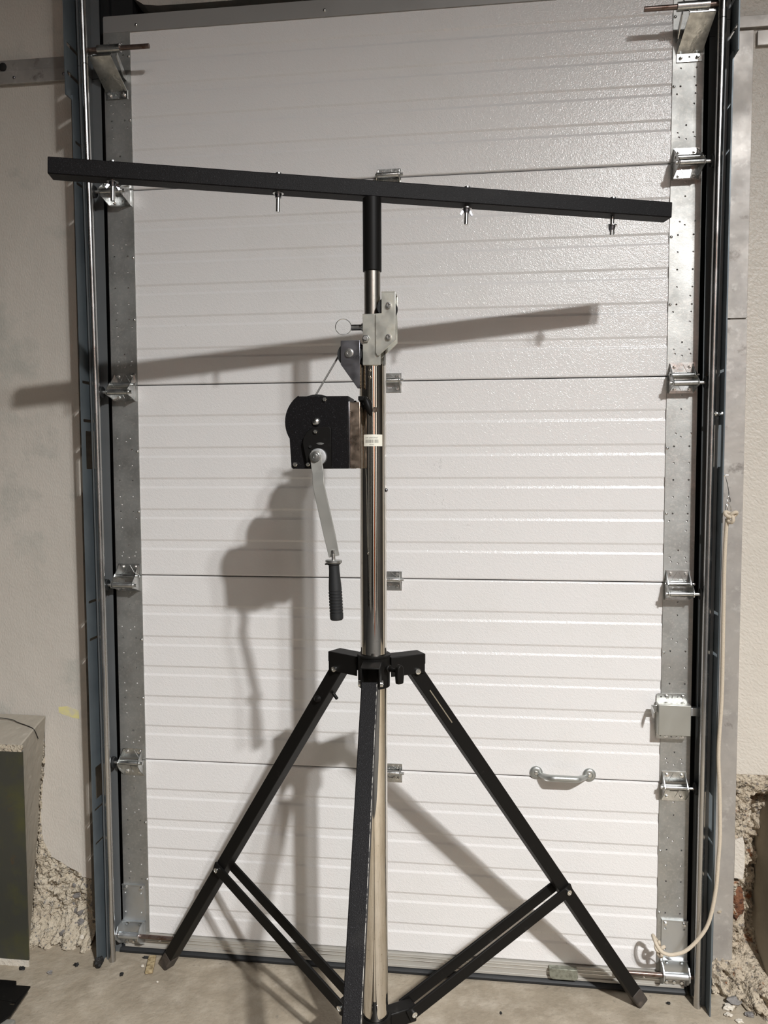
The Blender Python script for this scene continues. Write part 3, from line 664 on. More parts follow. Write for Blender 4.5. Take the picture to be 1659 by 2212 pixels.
# ------------------------------------------------------------------ cord
cord = empty('pull_cord', (1.452, -0.086, 1.19), 'off-white pull cord hanging beside the right guide rail, knotted at both ends', 'cord')
def smooth(pts, n=10):
    P = [Vector(q) for q in pts]; out = []
    for i in range(len(P) - 1):
        p0 = P[max(i - 1, 0)]; p1 = P[i]; p2 = P[i + 1]; p3 = P[min(i + 2, len(P) - 1)]
        for k in range(n):
            t = k / n
            out.append(0.5 * ((2 * p1) + (p2 - p0) * t + (2 * p0 - 5 * p1 + 4 * p2 - p3) * t * t + (3 * p1 - p0 - 3 * p2 + p3) * t ** 3))
    out.append(P[-1]); return out
yc = -0.0925
rp = [(1.4505, yc, 1.178), (1.447, yc, 1.0925), (1.4474, yc, 0.9306), (1.4478, yc, 0.767), (1.4433, yc, 0.6346), (1.4473, yc, 0.546), (1.4505, yc, 0.4346), (1.448, yc, 0.367), (1.4440, yc, 0.2991),
      (1.4309, yc, 0.2244), (1.4107, yc, 0.1831), (1.3796, yc, 0.1474), (1.3478, yc, 0.1348), (1.3264, yc, 0.1386), (1.3155, yc + 0.004, 0.1493), (1.3100, yc + 0.014, 0.1603), (1.3110, yc + 0.034, 0.158), (1.322, yc + 0.045, 0.140)]
MB().tube(smooth(rp), 0.0043, 10).build('rope', M_rope, cord, ang=180)
kn = []
for i in range(60):
    t = 2 * math.pi * i / 60
    kn.append((1.4555 + 0.0085 * (math.sin(t) + 1.3 * math.sin(2 * t)) * 0.75, yc - 0.0085 + 0.0045 * math.sin(3 * t), 1.185 + 0.0085 * (math.cos(t) - 1.3 * math.cos(2 * t)) * 0.75))
MB().tube(kn, 0.0042, 10, closed=True).build('knot', M_rope, cord, ang=180)
kn = []
for i in range(60):
    t = 2 * math.pi * i / 60
    kn.append((1.330 + 0.008 * (math.sin(t) + 1.3 * math.sin(2 * t)) * 0.62, -0.050 + 0.005 * math.sin(3 * t), 0.118 + 0.010 * (math.cos(t) - 1.3 * math.cos(2 * t)) * 0.7))
MB().tube(kn, 0.0042, 10, closed=True).tube([(1.328, -0.052, 0.132), (1.326, -0.054, 0.142)], 0.0042, 8).build('knot', M_rope, cord, ang=180)
MB().tube(smooth([(1.3325, -0.046, 0.110), (1.339, -0.040, 0.098), (1.3415, -0.032, 0.085), (1.3405, -0.026, 0.072)]), 0.0013, 8).build('wire', M_bolt, cord)
MB().tube([(1.4500, -0.0770, 1.2735), (1.4525, -0.0830, 1.258), (1.4545, -0.0875, 1.2395)], 0.0008, 6).build('wire', M_bolt, cord)
hk = smooth([(1.4585, yc, 1.196), (1.4570, yc - 0.002, 1.206), (1.4508, yc - 0.002, 1.216), (1.4495, yc, 1.223), (1.4520, yc, 1.2285), (1.4550, yc, 1.2270), (1.4565, yc, 1.222), (1.4560, yc, 1.216)])
MB().tube(hk, 0.0010, 8).tube(smooth([(1.4545, -0.0875, 1.2395), (1.4535, yc, 1.230), (1.4545, yc, 1.222)]), 0.0012, 8).tube(smooth([(1.4515, yc, 1.192), (1.4500, yc - 0.002, 1.203), (1.4485, yc, 1.2115), (1.4470, yc, 1.204), (1.4465, yc, 1.193)]), 0.0010, 8).build('hook', M_bolt, cord, label='thin steel wire hook')

# ------------------------------------------------------------------ crank stand
AX, AY = 0.677, -0.42
st = empty('crank_stand', (AX, AY, FZ), 'tall black tripod crank stand with chrome pole and black T crossbar', 'stand')
MB().pipe((AX, AY, 0.165), (AX, AY, 1.4975), 0.0262, 0.0235, 48).build('outer_pole', M_chrome, st, label='chrome outer pole')
MB().cyl((AX, AY, 0.2), (AX, AY, 1.70), 0.0158, 32).build('inner_pole', M_tube, st, label='dull steel inner pole')
MB().lathe((AX, AY, 1.677), Z, [(0, .0170), (0.001, .0182), (0.125, .0182), (0.1385, .0182)], 32).build('mast_sleeve', M_blackm, st, bevel=0.0)
# crossbar
A = Vector((.0989, -.568, 1.8674)); B = Vector((1.2721, -.278, 1.8326))
d = (B - A).normalized(); side = Vector((-d.y, d.x, 0)).normalized(); up = d.cross(side) * -1
if up.z < 0: up = -up
TW, TH = 0.034, 0.031
A0 = A + side * TW / 2 - up * TH / 2; B0 = B + side * TW / 2 - up * TH / 2
if (side.y < 0): A0 = A - side * TW / 2 - up * TH / 2; B0 = B - side * TW / 2 - up * TH / 2
mb = MB().beam(A0, B0, TW, TH, side)
cb = mb.build('crossbar', M_black, st, bevel=0.0018, label='black square-tube crossbar')
for t, drop, kind in ((0.0925, 0.030, 0), (0.346, 0.030, 1), (0.6515, 0.030, 2), (0.9015, 0.030, 3)):
    c = A0.lerp(B0, t); q = c - up * TH / 2; tp = c + up * TH / 2
    gap = 0.018 if kind == 3 else (0.004 if kind == 2 else 0.0)
    MB().cyl(q + up * 0.002, q - up * (0.036 + (0.002 if kind == 3 else 0)), 0.0042, 14).build('threaded_rod', M_bolt, cb)
    MB().lathe(tp, up, [(0, .0085), (0.0015, .0085), (0.0018, .0065), (0.006, .0060), (0.0065, .005)], 18).build('bolt', M_galv, cb)
    MB().lathe(q - up * (gap + 0.0015), up, [(0, .0105), (0.0015, .0105)], 24).build('washer', M_bolt, cb)
    mb = MB().lathe(q - up * (gap + 0.0015), -up, [(0, .0070), (0.003, .0068), (0.008, .0055)], 14)
    ang = (0.3, 1.35, 0.05, 0.8)[kind]
    wv = (d * math.cos(ang) + side * math.sin(ang))
    for s_ in (-1, 1):
        o_ = q - up * (gap + 0.004)
        vs_ = [(0.004, 0.0), (0.009, -0.002), (0.0135, -0.011), (0.0105, -0.013), (0.006, -0.007)]
        mb.sheet([(a * s_, b) for a, b in vs_], [], 0.0022, o_ + up * 0.002, wv, up, t0=-0.0011)
    mb.build('wing_nut', M_dsteel, cb)
# upper galvanised bracket and pulley on the right
mb = MB()
mb.sheet([(.6620, 1.4937), (.6965, 1.4937), (.6965, 1.5910), (.6620, 1.5910)], [], 0.003, (0, AY - 0.027, 0), X, Z)
mb.box((.6620, AY - 0.027, 1.4937), (.6648, AY + 0.027, 1.591)).box((.6620, AY + 0.0245, 1.4937), (.700, AY + 0.027, 1.591))
sb = mb.build('slider_bracket', M_zplate, st, bevel=0.0006, label='zinc plated folded bracket')
pl = [(.6990, 1.6300), (.7257, 1.6300), (.7257, 1.5395), (.6935, 1.5110), (.6905, 1.5108), (.6875, 1.5160), (.6875, 1.5905), (.6990, 1.5910)]
MB().sheet(pl[::-1], [], 0.003, (0, AY - 0.031, 0), X, Z).sheet(pl[::-1], [], 0.003, (0, AY + 0.006, 0), X, Z).box((.6990, AY - 0.034, 1.6285), (.7257, AY + 0.006, 1.6312)).build('side_plate', M_zplate, sb, bevel=0.0005)
MB().lathe((.7085, AY - 0.029, 1.6030), Y, [(0, .0185), (0.003, .0165), (0.009, .0155), (0.015, .0165), (0.018, .0185), (0.028, .0185)], 28).build('pulley', M_rubber, sb, label='black pulley wheel')
for x, z in ((.7129, 1.6049), (.7127, 1.5452)): MB().lathe((x, AY - 0.034, z), -Y, [(0, .0056), (0.005, .0053), (0.0052, .003), (0.003, .0028)], 18).build('bolt', M_bolt, sb)
MB().hexh((.6684, AY - 0.030, 1.5437), -Y, 0.0075, 0.005).lathe((.6684, AY - 0.035, 1.5437), -Y, [(0, .0042), (0.004, .0038)], 14).build('bolt', M_galv, sb)
# spring pin with ring on the left of the bracket
MB().lathe((.6630, AY - 0.005, 1.5700), -X, [(0, .0085), (0.006, .0085), (0.0062, .0062), (0.0265, .0062), (0.027, .005)], 18).build('lock_pin', M_galv, st)
MB().tube([(.6215 + 0.0152 * math.cos(2 * math.pi * i / 36), AY - 0.012 + 0.003 * math.cos(2 * math.pi * i / 36), 1.5705 + 0.0152 * math.sin(2 * math.pi * i / 36)) for i in range(36)], 0.0008, 6, closed=True).build('pin_ring', M_bolt, st)
# left pulley bracket
pb = [(.6195, 1.5396), (.6568, 1.5396), (.6568, 1.4512), (.6525, 1.4490), (.6195, 1.4955)]
mb = MB().sheet(pb[::-1], [], 0.003, (0, AY - 0.030, 0), X, Z).sheet(pb[::-1], [], 0.003, (0, AY + 0.010, 0), X, Z).box((.6195, AY - 0.033, 1.5380), (.6568, AY + 0.010, 1.5410))
pk = mb.build('pulley_bracket', M_dsteel, st, bevel=0.0005, label='dark bare steel pulley bracket')
MB().lathe((.6360, AY - 0.028, 1.5150), Y, [(0, .0240), (0.004, .0225), (0.012, .0205), (0.020, .0225), (0.026, .0240), (0.034, .0240)], 30).build('pulley', M_rubber, pk)
MB().lathe((.6360, AY - 0.033, 1.5172), -Y, [(0, .0088), (0.0015, .0085), (0.0017, .0070), (0.0055, .0066), (0.0057, .0035), (0.004, .0032)], 20).build('bolt', M_bolt, pk)
MB().box((.6530, AY - 0.030, 1.4500), (.6585, AY - 0.022, 1.4960)).build('weld', mat('brown_weld_bead', (0.12, 0.085, 0.05), 0.6, 0.5, bump=[(300, 0.003, None)]), pk, bevel=0.002)
MB().cyl((.6125, AY - 0.012, 1.5160), (.5690, AY - 0.040, 1.4330), 0.0018, 8).build('cable', M_cable, st)
MB().cyl((.7045, AY - 0.010, 1.5900), (.7015, AY - 0.012, 1.4950), 0.0018, 8).build('cable', M_cable, st)
for z in (1.4853, 1.4720): MB().dome((.6758, AY - 0.0255, z), -Y, 0.0037, 0.003).build('rivet', M_chrome, st)
for x, z in ((.7035, 1.253), ): MB().dome((x, AY - 0.003, z), X, 0.004, 0.003).build('rivet', M_dsteel, st)
# serial number sticker, wrapped round the pole
def wrap(x, z, r): return Vector((x, AY - math.sqrt(max(r * r - (x - AX) ** 2, 1e-9)), z))
n = 14; vs = []; fs = []
for i in range(n + 1):
    x = .6622 + (.6975 - .6622) * i / n
    vs += [wrap(x, 1.3388, 0.0265), wrap(x, 1.3612, 0.0265)]
for i in range(n): fs.append((2 * i, 2 * i + 2, 2 * i + 3, 2 * i + 1))
sk = MB().add(vs, fs).build('serial_sticker', M_paper, st, label='cream serial number sticker with a barcode')
def text_mesh(body, size, x0, z0):
    cu = bpy.data.curves.new('t', 'FONT'); cu.body = body; cu.size = size; cu.resolution_u = 2
    o = bpy.data.objects.new('t', cu); COL.objects.link(o)
    bpy.context.view_layer.update()
    me = bpy.data.meshes.new_from_object(o.evaluated_get(bpy.context.evaluated_depsgraph_get()))
    mb = MB().add([wrap(x0 + v.co.x, z0 + v.co.y, 0.0267) for v in me.vertices], [tuple(p.vertices) for p in me.polygons])
    bpy.data.objects.remove(o); bpy.data.curves.remove(cu); bpy.data.meshes.remove(me)
    return mb
text_mesh('S/N #5833067', 0.0042, .6655, 1.3538).build('lettering', M_ink, sk, flat=True)
text_mesh('5833067', 0.0026, .6735, 1.3410).build('lettering', M_ink, sk, flat=True)
mb = MB(); x = .6655; rb_ = random.Random(4)
while x < .6915:
    w_ = rb_.choice((0.0002, 0.0004, 0.0007))
    mb.add([wrap(x, 1.3452, .0267), wrap(x + w_, 1.3452, .0267), wrap(x + w_, 1.3516, .0267), wrap(x, 1.3516, .0267)], [(0, 1, 2, 3)])
    x += w_ + rb_.choice((0.0003, 0.0005, 0.0009))
mb.build('barcode', M_ink, sk, flat=True)
# T knob on the pole
def knob(c, tilt, base, name='clamp_knob'):
    ln, r = 0.0195, 0.0075
    ax = Vector((math.sin(tilt), 0, math.cos(tilt)))
    pr = [(-ln, 0.001), (-ln * .9, r * .45), (-ln * .5, r * .85), (0, r), (ln * .5, r * .85), (ln * .9, r * .45), (ln, 0.001)]
    mb = MB().lathe(Vector(c), ax, pr, 16)
    mb.cyl(c, base, 0.0038, 12).lathe(base, Vector(c) - Vector(base), [(0, .0062), (0.005, .0062)], 12)
    return mb.build(name, M_blackm, st, ang=40)
knob((.6745, AY - 0.049, 1.4140), -0.32, (.6640, AY - 0.024, 1.4170))
MB().box((.6540, AY - 0.040, 1.4255), (.6650, AY - 0.020, 1.4340)).build('knob_boss', M_blackm, st, bevel=0.001)
MB().lathe((.6845, AY - 0.026, 1.4090), -Y, [(0, .0055), (0.004, .0050)], 14).build('bolt', M_brown, st)
# winch
FY = -0.500
n_before = len(st.children)
seen_before = set(o.name for o in st.children)
wn = []
for i in range(15):
    a = math.radians(124 + (211 - 124) * i / 14)
    wn.append((.5800 + .0612 * math.cos(a), 1.3840 + .0612 * math.sin(a)))
wp = [(.6415, 1.2945), (.6425, 1.4325)] + [(.5465, 1.4330)] + wn + [(.5306, 1.2975), (.5335, 1.2945)]
mb = MB().sheet(wp, [], 0.0025, (0, FY, 0), X, Z).sheet(wp, [], 0.0025, (0, FY + 0.100, 0), X, Z)
mb.box((.6400, FY - 0.001, 1.2955), (.6425, FY + 0.068, 1.4325))
wf = mb.build('winch_frame', M_black, st, bevel=0.0008, label='black winch frame')
MB().lathe((.5800, FY + 0.004, 1.3830), Y, [(0, .020), (0.0, .054), (0.002, .054), (0.002, .030), (0.088, .030), (0.088, .054), (0.090, .054), (0.090, .020)], 36).build('winch_drum', M_dark, st)
gc = [(.6105, 1.2960), (.6105, 1.3705), (.6080, 1.3738), (.5840, 1.3738), (.5730, 1.3715), (.5640, 1.3655), (.5575, 1.3560), (.5555, 1.3470), (.5562, 1.3380), (.5650, 1.2960)]
MB().sheet(gc[::-1], [], 0.010, (0, FY - 0.0025, 0), X, Z).build('gear_cover', M_blackm, st, bevel=0.0012)
MB().sheet([(.5820, 1.3420), (.5870, 1.3402), (.5920, 1.3400), (.5965, 1.3415), (.5970, 1.3430), (.5920, 1.3442), (.5865, 1.3442), (.5825, 1.3432)], [], 0.0006, (0, FY - 0.0125, 0), X, Z).build('stamped_badge', M_galv, st)
MB().dome((.5800, FY - 0.0025, 1.3840), -Y, 0.0085, 0.006, 20).build('axle_cap', M_bolt, st)
for x, z, dy, r in ((.5969, 1.4264, .0025, .0042), (.5388, 1.3031, .0025, .0046), (.5806, 1.3650, .0125, .0042), (.5660, 1.3030, .0115, .0042)):
    MB().hexh((x, FY - dy, z), -Y, r, 0.004).build('bolt', M_bolt, st)
MB().cyl((.5705, FY - 0.0125, 1.3365), (.5705, FY - 0.0150, 1.3365), 0.0028, 12).build('bolt', M_dark, st)
# bracket joining winch to pole
MB().box((.6380, -0.462, 1.2950), (.6585, -0.416, 1.4225)).build('winch_mount', M_brown, st, bevel=0.0015, label='brown bare steel mounting channel')
MB().box((.6330, -0.470, 1.2950), (.6390, -0.425, 1.4235)).build('winch_mount', M_dsteel, st, bevel=0.001)
MB().tube([(.6582, -0.4440 + 0.0003 * math.sin(i * 2.1), 1.296 + i * 0.0021) for i in range(60)], 0.0016, 8).build('weld', mat('weld_bead', (0.13, 0.11, 0.085), 0.7, 0.3, bump=[(250, 0.0008, None)]), st)
# crank
P = [(.5830, 1.3190, -0.524), (.5850, 1.3000, -0.524), (.5885, 1.2840, -0.528), (.5900, 1.2740, -0.536), (.5915, 1.2600, -0.538), (.5990, 1.2250, -0.538), (.6110, 1.1700, -0.538), (.6195, 1.1295, -0.538)]
P = [(.5830, 1.3290, -0.524)] + P
vs = []; fs = []
for i, (x, z, y) in enumerate(P):
    a = P[max(i - 1, 0)]; b = P[min(i + 1, len(P) - 1)]
    tx, tz = b[0] - a[0], b[1] - a[1]; l = math.hypot(tx, tz); nx_, nz_ = -tz / l, tx / l
    hw = 0.0112 if i > 0 else 0.0075
    if i == len(P) - 1: hw = 0.0100
    for s_, dy in ((-1, 0), (1, 0), (1, 0.004), (-1, 0.004)): vs.append((x + nx_ * hw * s_, y + dy, z + nz_ * hw * s_))
for i in range(len(P) - 1):
    o = 4 * i
    for k in range(4): fs.append((o + k, o + (k + 1) % 4, o + 4 + (k + 1) % 4, o + 4 + k))
fs += [(0, 3, 2, 1), tuple(4 * (len(P) - 1) + k for k in range(4))]
MB().add(vs, fs).build('crank_arm', M_crank, st, bevel=0.0008, label='grey steel crank arm')
MB().lathe((.5865, FY - 0.0125, 1.3170), -Y, [(0, .0165), (0.008, .0160), (0.009, .0110)], 26).build('crank_hub', M_zinc, st)
MB().lathe((.5830, -0.524, 1.3175), -Y, [(0, .0102), (0.002, .0100), (0.0022, .0085), (0.006, .0082), (0.0062, .0052), (0.0085, .0050), (0.0088, .0030), (0.0075, .0028)], 24).build('crank_nut', M_galv, st)
MB().cyl((.6185, -0.541, 1.1360), (.6195, -0.541, 1.1190), 0.0036, 12).cyl((.6185, -0.540, 1.1370), (.6186, -0.540, 1.1420), 0.0032, 6).build('grip_spindle', M_bolt, st)
MB().lathe((.6195, -0.541, 1.1235), (-0.03, 0, -1), [(0, .0150), (0.0008, .0158), (0.0040, .0158), (0.005, .0150)], 26).build('washer', M_galv, st)
pr = [(0, .0128), (0.003, .0128), (0.0045, .0100), (0.016, .0100), (0.040, .0118), (0.052, .0124)]
for i in range(8):
    h0 = 0.053 + i * 0.0058
    pr += [(h0, .0118), (h0 + 0.0012, .0118), (h0 + 0.0018, .0128), (h0 + 0.0050, .0128)]
pr += [(0.106, .0125), (0.1085, .0105)]
MB().lathe((.6197, -0.541, 1.1185), (0.045, 0, -1), pr, 26).build('grip', M_rubber, st, ang=25, label='ribbed black rubber grip')
MB().beam((.6110, -0.541, 1.1165), (.6030, -0.541, 1.1155), 0.006, 0.003, (0, 1, 0)).build('grip_lug', M_rubber, st, bevel=0.001)
for o in st.children:
    if o.name not in seen_before and not o.name.startswith('weld'): o.location += Vector((-0.0055 if not o.name.startswith('winch_mount') else -0.001, 0.030 if not o.name.startswith('winch_mount') else 0.006, 0.001))
# leg hub
mb = MB().pipe((AX, AY, 0.8615), (AX, AY, 0.9260), 0.0320, 0.0266, 40)
mb.lathe((AX, AY, 0.9215), Z, [(0, .0320), (0.001, .0335), (0.004, .0335), (0.005, .0320), (0.005, .0265), (0.0, .0265)], 40)
hub = mb.build('leg_hub', M_blackm, st, label='black cast leg hub')
ANG = [math.radians(149), math.radians(31), math.radians(-87.5)]
def pol(a, r, z, tang=0.0): return Vector((AX + r * math.cos(a) - tang * math.sin(a), AY + r * math.sin(a) + tang * math.cos(a), z))
for ia, a in enumerate(ANG):
    tv = Vector((-math.sin(a), math.cos(a), 0)); z1_, z0_ = 0.9185, 0.879
    r1 = 0.1055 if ia < 2 else 0.083
    mb = MB()
    mb.beam(pol(a, 0.030, z1_ - 0.0015), pol(a, r1, z1_ - 0.0015), 0.0375, 0.003, tv)
    for s_ in (-1, 1):
        mb.beam(pol(a, 0.030, (z1_ + z0_) / 2, s_ * 0.0173), pol(a, r1, (z1_ + z0_) / 2, s_ * 0.0173), z1_ - z0_, 0.003, Z)
    if ia < 2: mb.beam(pol(a, r1 - 0.001, 0.908), pol(a, r1 + 0.001, 0.908), 0.0375, 0.021, tv)
    mb.build('leg_yoke', M_blackm, hub, bevel=0.0015)
    pz = 0.885
    for s_ in (-1, 1): MB().lathe(pol(a, 0.088 if ia < 2 else 0.070, pz, s_ * 0.0185), tv * s_, [(0, .0062), (0.005, .0060), (0.0055, .0035), (0.004, .003)], 16).build('bolt', M_bolt, hub)
# legs
for ia, a in enumerate(ANG):
    tv = Vector((-math.sin(a), math.cos(a), 0))
    p0 = pol(a, 0.088 if ia < 2 else 0.078, 0.885); 
    pA = pol(a, 0.088, 0.885); pB = pol(a, 0.70, 0.0); dv = (pB - pA).normalized()
    tend = (0.885 - (FZ + 0.008)) / -dv.z
    end = pA + dv * tend
    lw = 0.0300
    mb = MB().beam(pA - dv * (0.012 if ia < 2 else 0.004), end - dv * 0.03, lw, 0.0285, tv)
    lg = mb.build('leg', M_black if ia == 2 else M_blackm, st, bevel=0.0016)
    MB().beam(end - dv * 0.048, end, lw + 0.0018, 0.0305, tv).build('foot_cap', mat('worn_foot_cap_%d' % ia, (0.05, 0.042, 0.036), 0.6, 0, var=[(40, 0.5, 0.65, (0.10, 0.08, 0.065))]), lg, bevel=0.004)
    att = pA.lerp(pB, 0.625)
    nn = dv.cross(tv)
    if ia == 2:
        sgn = 1 if tv.x > 0 else -1
        nn = nn if nn.y < 0 else -nn
        MB().beam(pA + tv * sgn * lw * 0.485 + nn * 0.0146, pB + tv * sgn * lw * 0.485 + nn * 0.0146, 0.0010, 0.0004, tv).build('worn_edge', M_wear, lg, flat=True, label='chipped paint along the edge')
    if ia == 1:
        q0 = pA.lerp(pB, 0.05); q1 = pA.lerp(pB, 0.135); f_ = tv * (-0.0152 if tv.y > 0 else 0.0152)
        MB().beam(q0 + f_, q1 + f_, 0.0022, 0.0004, nn).build('scratch', M_wear2, lg, flat=True, label='pale scratch')
    if ia == 0:
        q = pA.lerp(pB, 0.055); MB().lathe(q - tv * -0.0, Vector((0.5, -0.2, -0.6)), [(0.016, .0035), (0.030, .0035), (0.031, .002)], 12).build('stop_peg', M_blackm, lg)
        MB().lathe(q + tv * 0.015 + dv * 0.03, tv, [(0, .008), (0.006, .006), (0.008, .003)], 14).build('stop_peg', M_blackm, lg)
    for s_ in (-1, 1): MB().lathe(att + tv * s_ * 0.0215, tv * s_, [(0, .0062), (0.0045, .0060), (0.005, .0038), (0.0035, .0035)], 16).build('bolt', M_bolt, lg)
    low = pol(a, 0.078, 0.165)
    for s_ in (-1, 1):
        o_ = tv * s_ * 0.0182
        MB().beam(att + o_, low + o_, 0.0052, 0.026, tv, 0.013, 0.012).build('brace', M_blackm, st, bevel=0.0008)
# bottom collar
mb = MB().pipe((AX, AY, 0.128), (AX, AY, 0.176), 0.0325, 0.0268, 40).lathe((AX, AY, 0.128), Z, [(0, .0266), (0.004, .0266)], 30)
bc = mb.build('bottom_collar', M_blackm, st, label='black bottom collar')
for a in ANG:
    tv = Vector((-math.sin(a), math.cos(a), 0))
    MB().beam(pol(a, 0.028, 0.158), pol(a, 0.088, 0.158), 0.0305, 0.034, tv).build('lug', M_blackm, bc, bevel=0.003)
    for s_ in (-1, 1): MB().lathe(pol(a, 0.078, 0.165, s_ * 0.0208), tv * s_, [(0, .0062), (0.005, .0060), (0.0055, .0035), (0.004, .003)], 16).build('bolt', M_bolt, bc)
# hub locking knob on the right of the hub
kc = Vector((0.7330, AY - 0.046, 0.9020)); kb = Vector((0.7050, AY - 0.020, 0.9030))
mb = MB().cyl(kb, kc, 0.0040, 12).lathe(kb, kc - kb, [(0.004, .0085), (0.010, .0085)], 6)
n_ = (kc - kb).normalized(); sd_ = n_.cross(Z).normalized()
mb.sheet([(-0.0068, -0.0225), (0.0068, -0.0225), (0.0085, -0.005), (0.0070, 0.0100), (0.0, 0.0160), (-0.0070, 0.0100), (-0.0085, -0.005)], [], 0.010, kc, sd_, Z, t0=-0.005)
mb.build('clamp_knob', M_blackm, st, bevel=0.002)

# ------------------------------------------------------------------ ledge lower left
lg = empty('concrete_ledge', (-0.60, -0.03, FZ), 'low concrete ledge against the left wall, sheet metal on its front', 'ledge')
mb = MB(); vs = []
for z, xb in ((FZ, -0.374), (0.137, -0.3555), (0.272, -0.3414), (0.4065, -0.3303), (0.54, -0.3136)):
    vs += [(x, y, z) for x, y in ((-1.3, 0.036), (-1.3, -0.095), (-0.294, -0.095), (-0.294 + (xb + 0.294) * 0.35, -0.055), (-0.294 + (xb + 0.294) * 0.72, 0.0), (xb, 0.036))]
vs += [(-1.3, 0.037, 0.620), (-1.3, -0.095, 0.580), (-0.300, -0.095, 0.577), (-0.299, -0.055, 0.592), (-0.302, -0.005, 0.606), (-0.306, 0.037, 0.613)]
n = 6
fs = [(k * n + i, k * n + (i + 1) % n, (k + 1) * n + (i + 1) % n, (k + 1) * n + i) for k in range(5) for i in range(n)] + [tuple(range(n - 1, -1, -1)), tuple(range(5 * n, 6 * n))]
MB().add(vs, fs).build('ledge_body', M_cemL, lg, bevel=0.003, label='cracked beige cement body')
MB().box((-1.3, -0.0975, 0.5605), (-0.2935, -0.0930, 0.5775)).build('broken_edge', M_rough, lg, label='grey speckled broken front edge')
MB().box((-1.3, -0.0985, -0.002), (-0.2925, -0.0945, 0.5600)).build('metal_sheet', M_sheet, lg, label='dull green-grey metal sheet')
MB().box((-1.3, -0.0995, FZ), (-0.2935, -0.0945, -0.003)).build('base_board', M_stonelt, lg, label='pale timber base board')
cr = [(-0.47, 0.010, 0.6128), (-0.43, 0.006, 0.6118), (-0.385, 0.0, 0.6100), (-0.36, -0.010, 0.6065), (-0.330, -0.020, 0.6030), (-0.306, -0.030, 0.6000), (-0.2985, -0.030, 0.592), (-0.2985, -0.022, 0.578), (-0.2995, -0.014, 0.565)]
MB().tube([Vector(q) + Vector((0, 0, 0.0006)) for q in smooth(cr, 6)], 0.0011, 5).build('crack', M_dark, lg, label='dark crack')

# ------------------------------------------------------------------ loose things on the floor
def floor_bit(name, x, y, r, sc, m, label, cat, seed, group=None, rot=0.0):
    mb = MB().blob((x, y, FZ + r * sc[2] * 0.72), r, sc, 0.7, 9, 6, seed, rot=0)
    lo = min(v.z for v in mb.v)
    for v in mb.v: v.z += FZ - lo - 0.0003
    if rot:
        Rm = Matrix.Rotation(rot, 3, 'Z'); c = Vector((x, y, 0))
        mb.v = [Rm @ (v - c) + c for v in mb.v]
    o = mb.build(name, m, flat=True); tag(o, label, cat, group); return o
floor_bit('rubber_lump', -0.1040, -0.083, 0.0115, (0.75, 1.0, 1.3), M_coal, 'black lump at the foot of the left guide rail', 'debris', 1, rot=-0.5)
floor_bit('stone_chip', -0.1688, -0.0815, 0.0055, (1.3, 1, .8), M_coal, 'small black chip on the floor left of the left guide rail', 'debris', 2)
floor_bit('stone_chip', -0.3032, -0.1119, 0.0055, (1.5, .8, .8), M_coal, 'small dark chip in front of the metal-clad ledge', 'debris', 3)
floor_bit('stone_chip', -0.2211, -0.1189, 0.0060, (1.3, .8, .8), M_stonedk, 'small brown-grey chip on the floor right of the ledge', 'debris', 4)
floor_bit('stone_chip', -0.0312, -0.1042, 0.0045, (1.2, .9, .9), M_coal, 'tiny dark chip in front of the left bottom bracket', 'debris', 5)
floor_bit('stone_chip', 0.0000, -0.030, 0.0050, (1.8, .7, .6), M_coal, 'dark crumbs below the left end of the door seal', 'debris', 6)
floor_bit('stone_chip', 1.3536, -0.0285 - 0.02, 0.0040, (1.2, .9, .7), M_coal, 'tiny black chip in front of the right bottom bracket', 'debris', 7)
floor_bit('stone_chip', 0.9435, -0.1288, 0.0035, (.8, 1.5, .6), M_coal, 'tiny dark sliver on the floor below the right brace', 'debris', 8)
floor_bit('plaster_crumb', 0.008, -0.066, 0.0035, (1.2, .9, .8), M_stonelt, 'white crumb left of the wood splinter', 'debris', 9)
floor_bit('plaster_crumb', 0.072, -0.118, 0.0025, (1.2, .9, .8), M_stonelt, 'white crumb right of the wood splinter', 'debris', 10)
i = 11
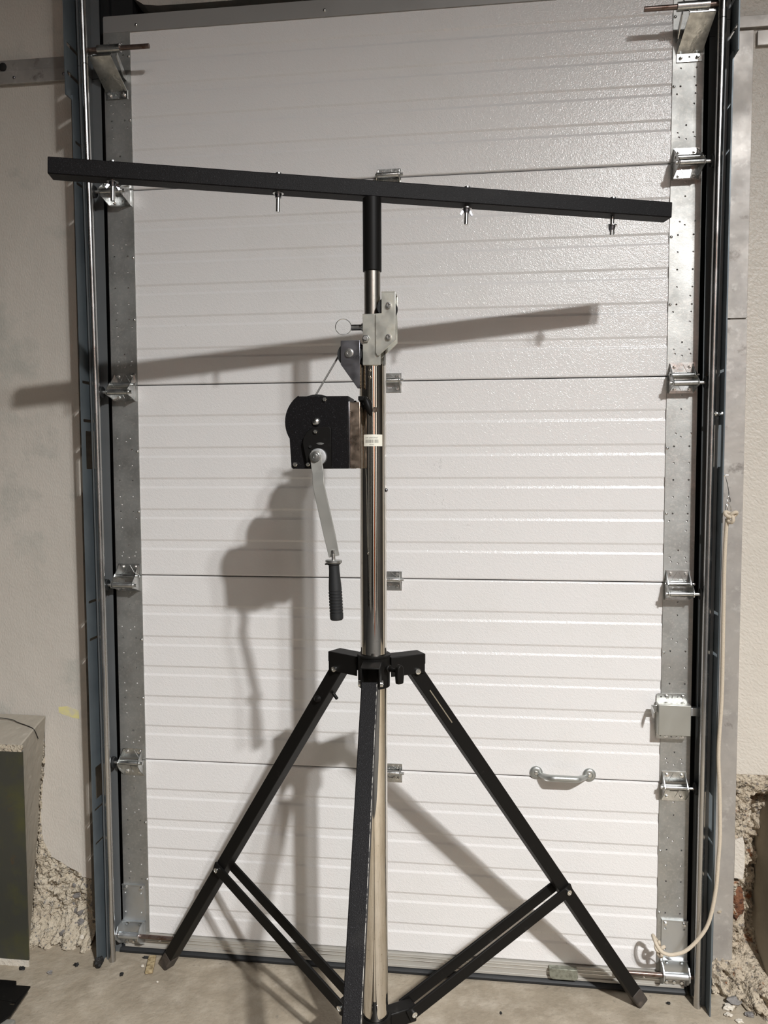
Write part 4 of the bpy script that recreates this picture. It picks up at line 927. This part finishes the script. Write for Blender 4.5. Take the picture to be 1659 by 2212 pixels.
for (x, y, r, lb) in ((1.485, -0.074, 0.007, 'small pale chip in front of the right wall rubble'), (1.505, -0.092, 0.006, 'pale chip furthest out from the right wall rubble'), (1.495, -0.050, 0.010, 'pale stone nearest the foot of the right guide rail'), (1.512, -0.030, 0.013, 'pale flat stone by the broken right wall foot'), (1.535, -0.068, 0.008, 'small pale stone on the rubble by the right wall'),
                      (1.56, -0.03, 0.012, 'grey-brown stone in the shadow of the right wall')):
    floor_bit('rubble_stone', x, y, r, (1.4, 1, .6), M_stonelt if i < 14 else M_stonedk, lb, 'stone', i, 'rubble stones at the right wall foot'); i += 1
# wood splinter
mb = MB().beam((0.0185, -0.0265, FZ + 0.0045), (0.0375, -0.092, FZ + 0.006), 0.0200, 0.008, (1, 0.3, 0))
wd = mb.build('wood_splinter', M_wood, bevel=0.0015); tag(wd, 'broken piece of light wood on the floor beside the left tripod foot', 'wood')
# black steel plate on a grey block, lower left
gb = empty('grey_block', (-0.30, -0.40, FZ), 'grey block in the bottom left corner, mostly under the black plate', 'block')
MB().box((-0.46, -0.62, FZ), (-0.176, -0.333, 0.0235)).build('block_body', mat('dusty_grey', (0.22, 0.215, 0.19), 0.6, 0.2, var=[(12, 0.45, 0.6, (0.32, 0.31, 0.27))]), gb, bevel=0.004)
mb = MB()
hole = rrect(-0.2165, -0.299, -0.2035, -0.291, 0.002, 3)[::-1]
mb.sheet([(-0.60, -0.50), (-0.262, -0.50), (-0.1905, -0.330), (-0.2022, -0.2333), (-0.60, -0.2400)], [hole], 0.004, (0, 0, 0.026), X, Y)
bp = mb.build('black_plate', M_blackm, bevel=0.0006, origin=(-0.40, -0.36, 0.026)); tag(bp, 'black steel plate with a slot, cut off by the lower left corner', 'plate')
MB().box((-0.60, -0.2345, 0.026), (-0.2403, -0.2315, 0.039)).build('upright_flange', M_blackm, bp)

# lamp fixture over the scene
lf = empty('floodlight', LAMP + Vector((0.12, 0, 0.05)), 'twin ceiling floodlight of the hall', 'lamp')
MB().box(LAMP + Vector((-0.15, -0.12, 0.03)), LAMP + Vector((0.40, 0.12, 0.10))).build('housing', M_grey, lf)
MB().cyl(LAMP + Vector((0.12, 0, 0.10)), (LAMP.x + 0.12, LAMP.y, 4.4), 0.012, 12).build('drop_rod', M_grey, lf)
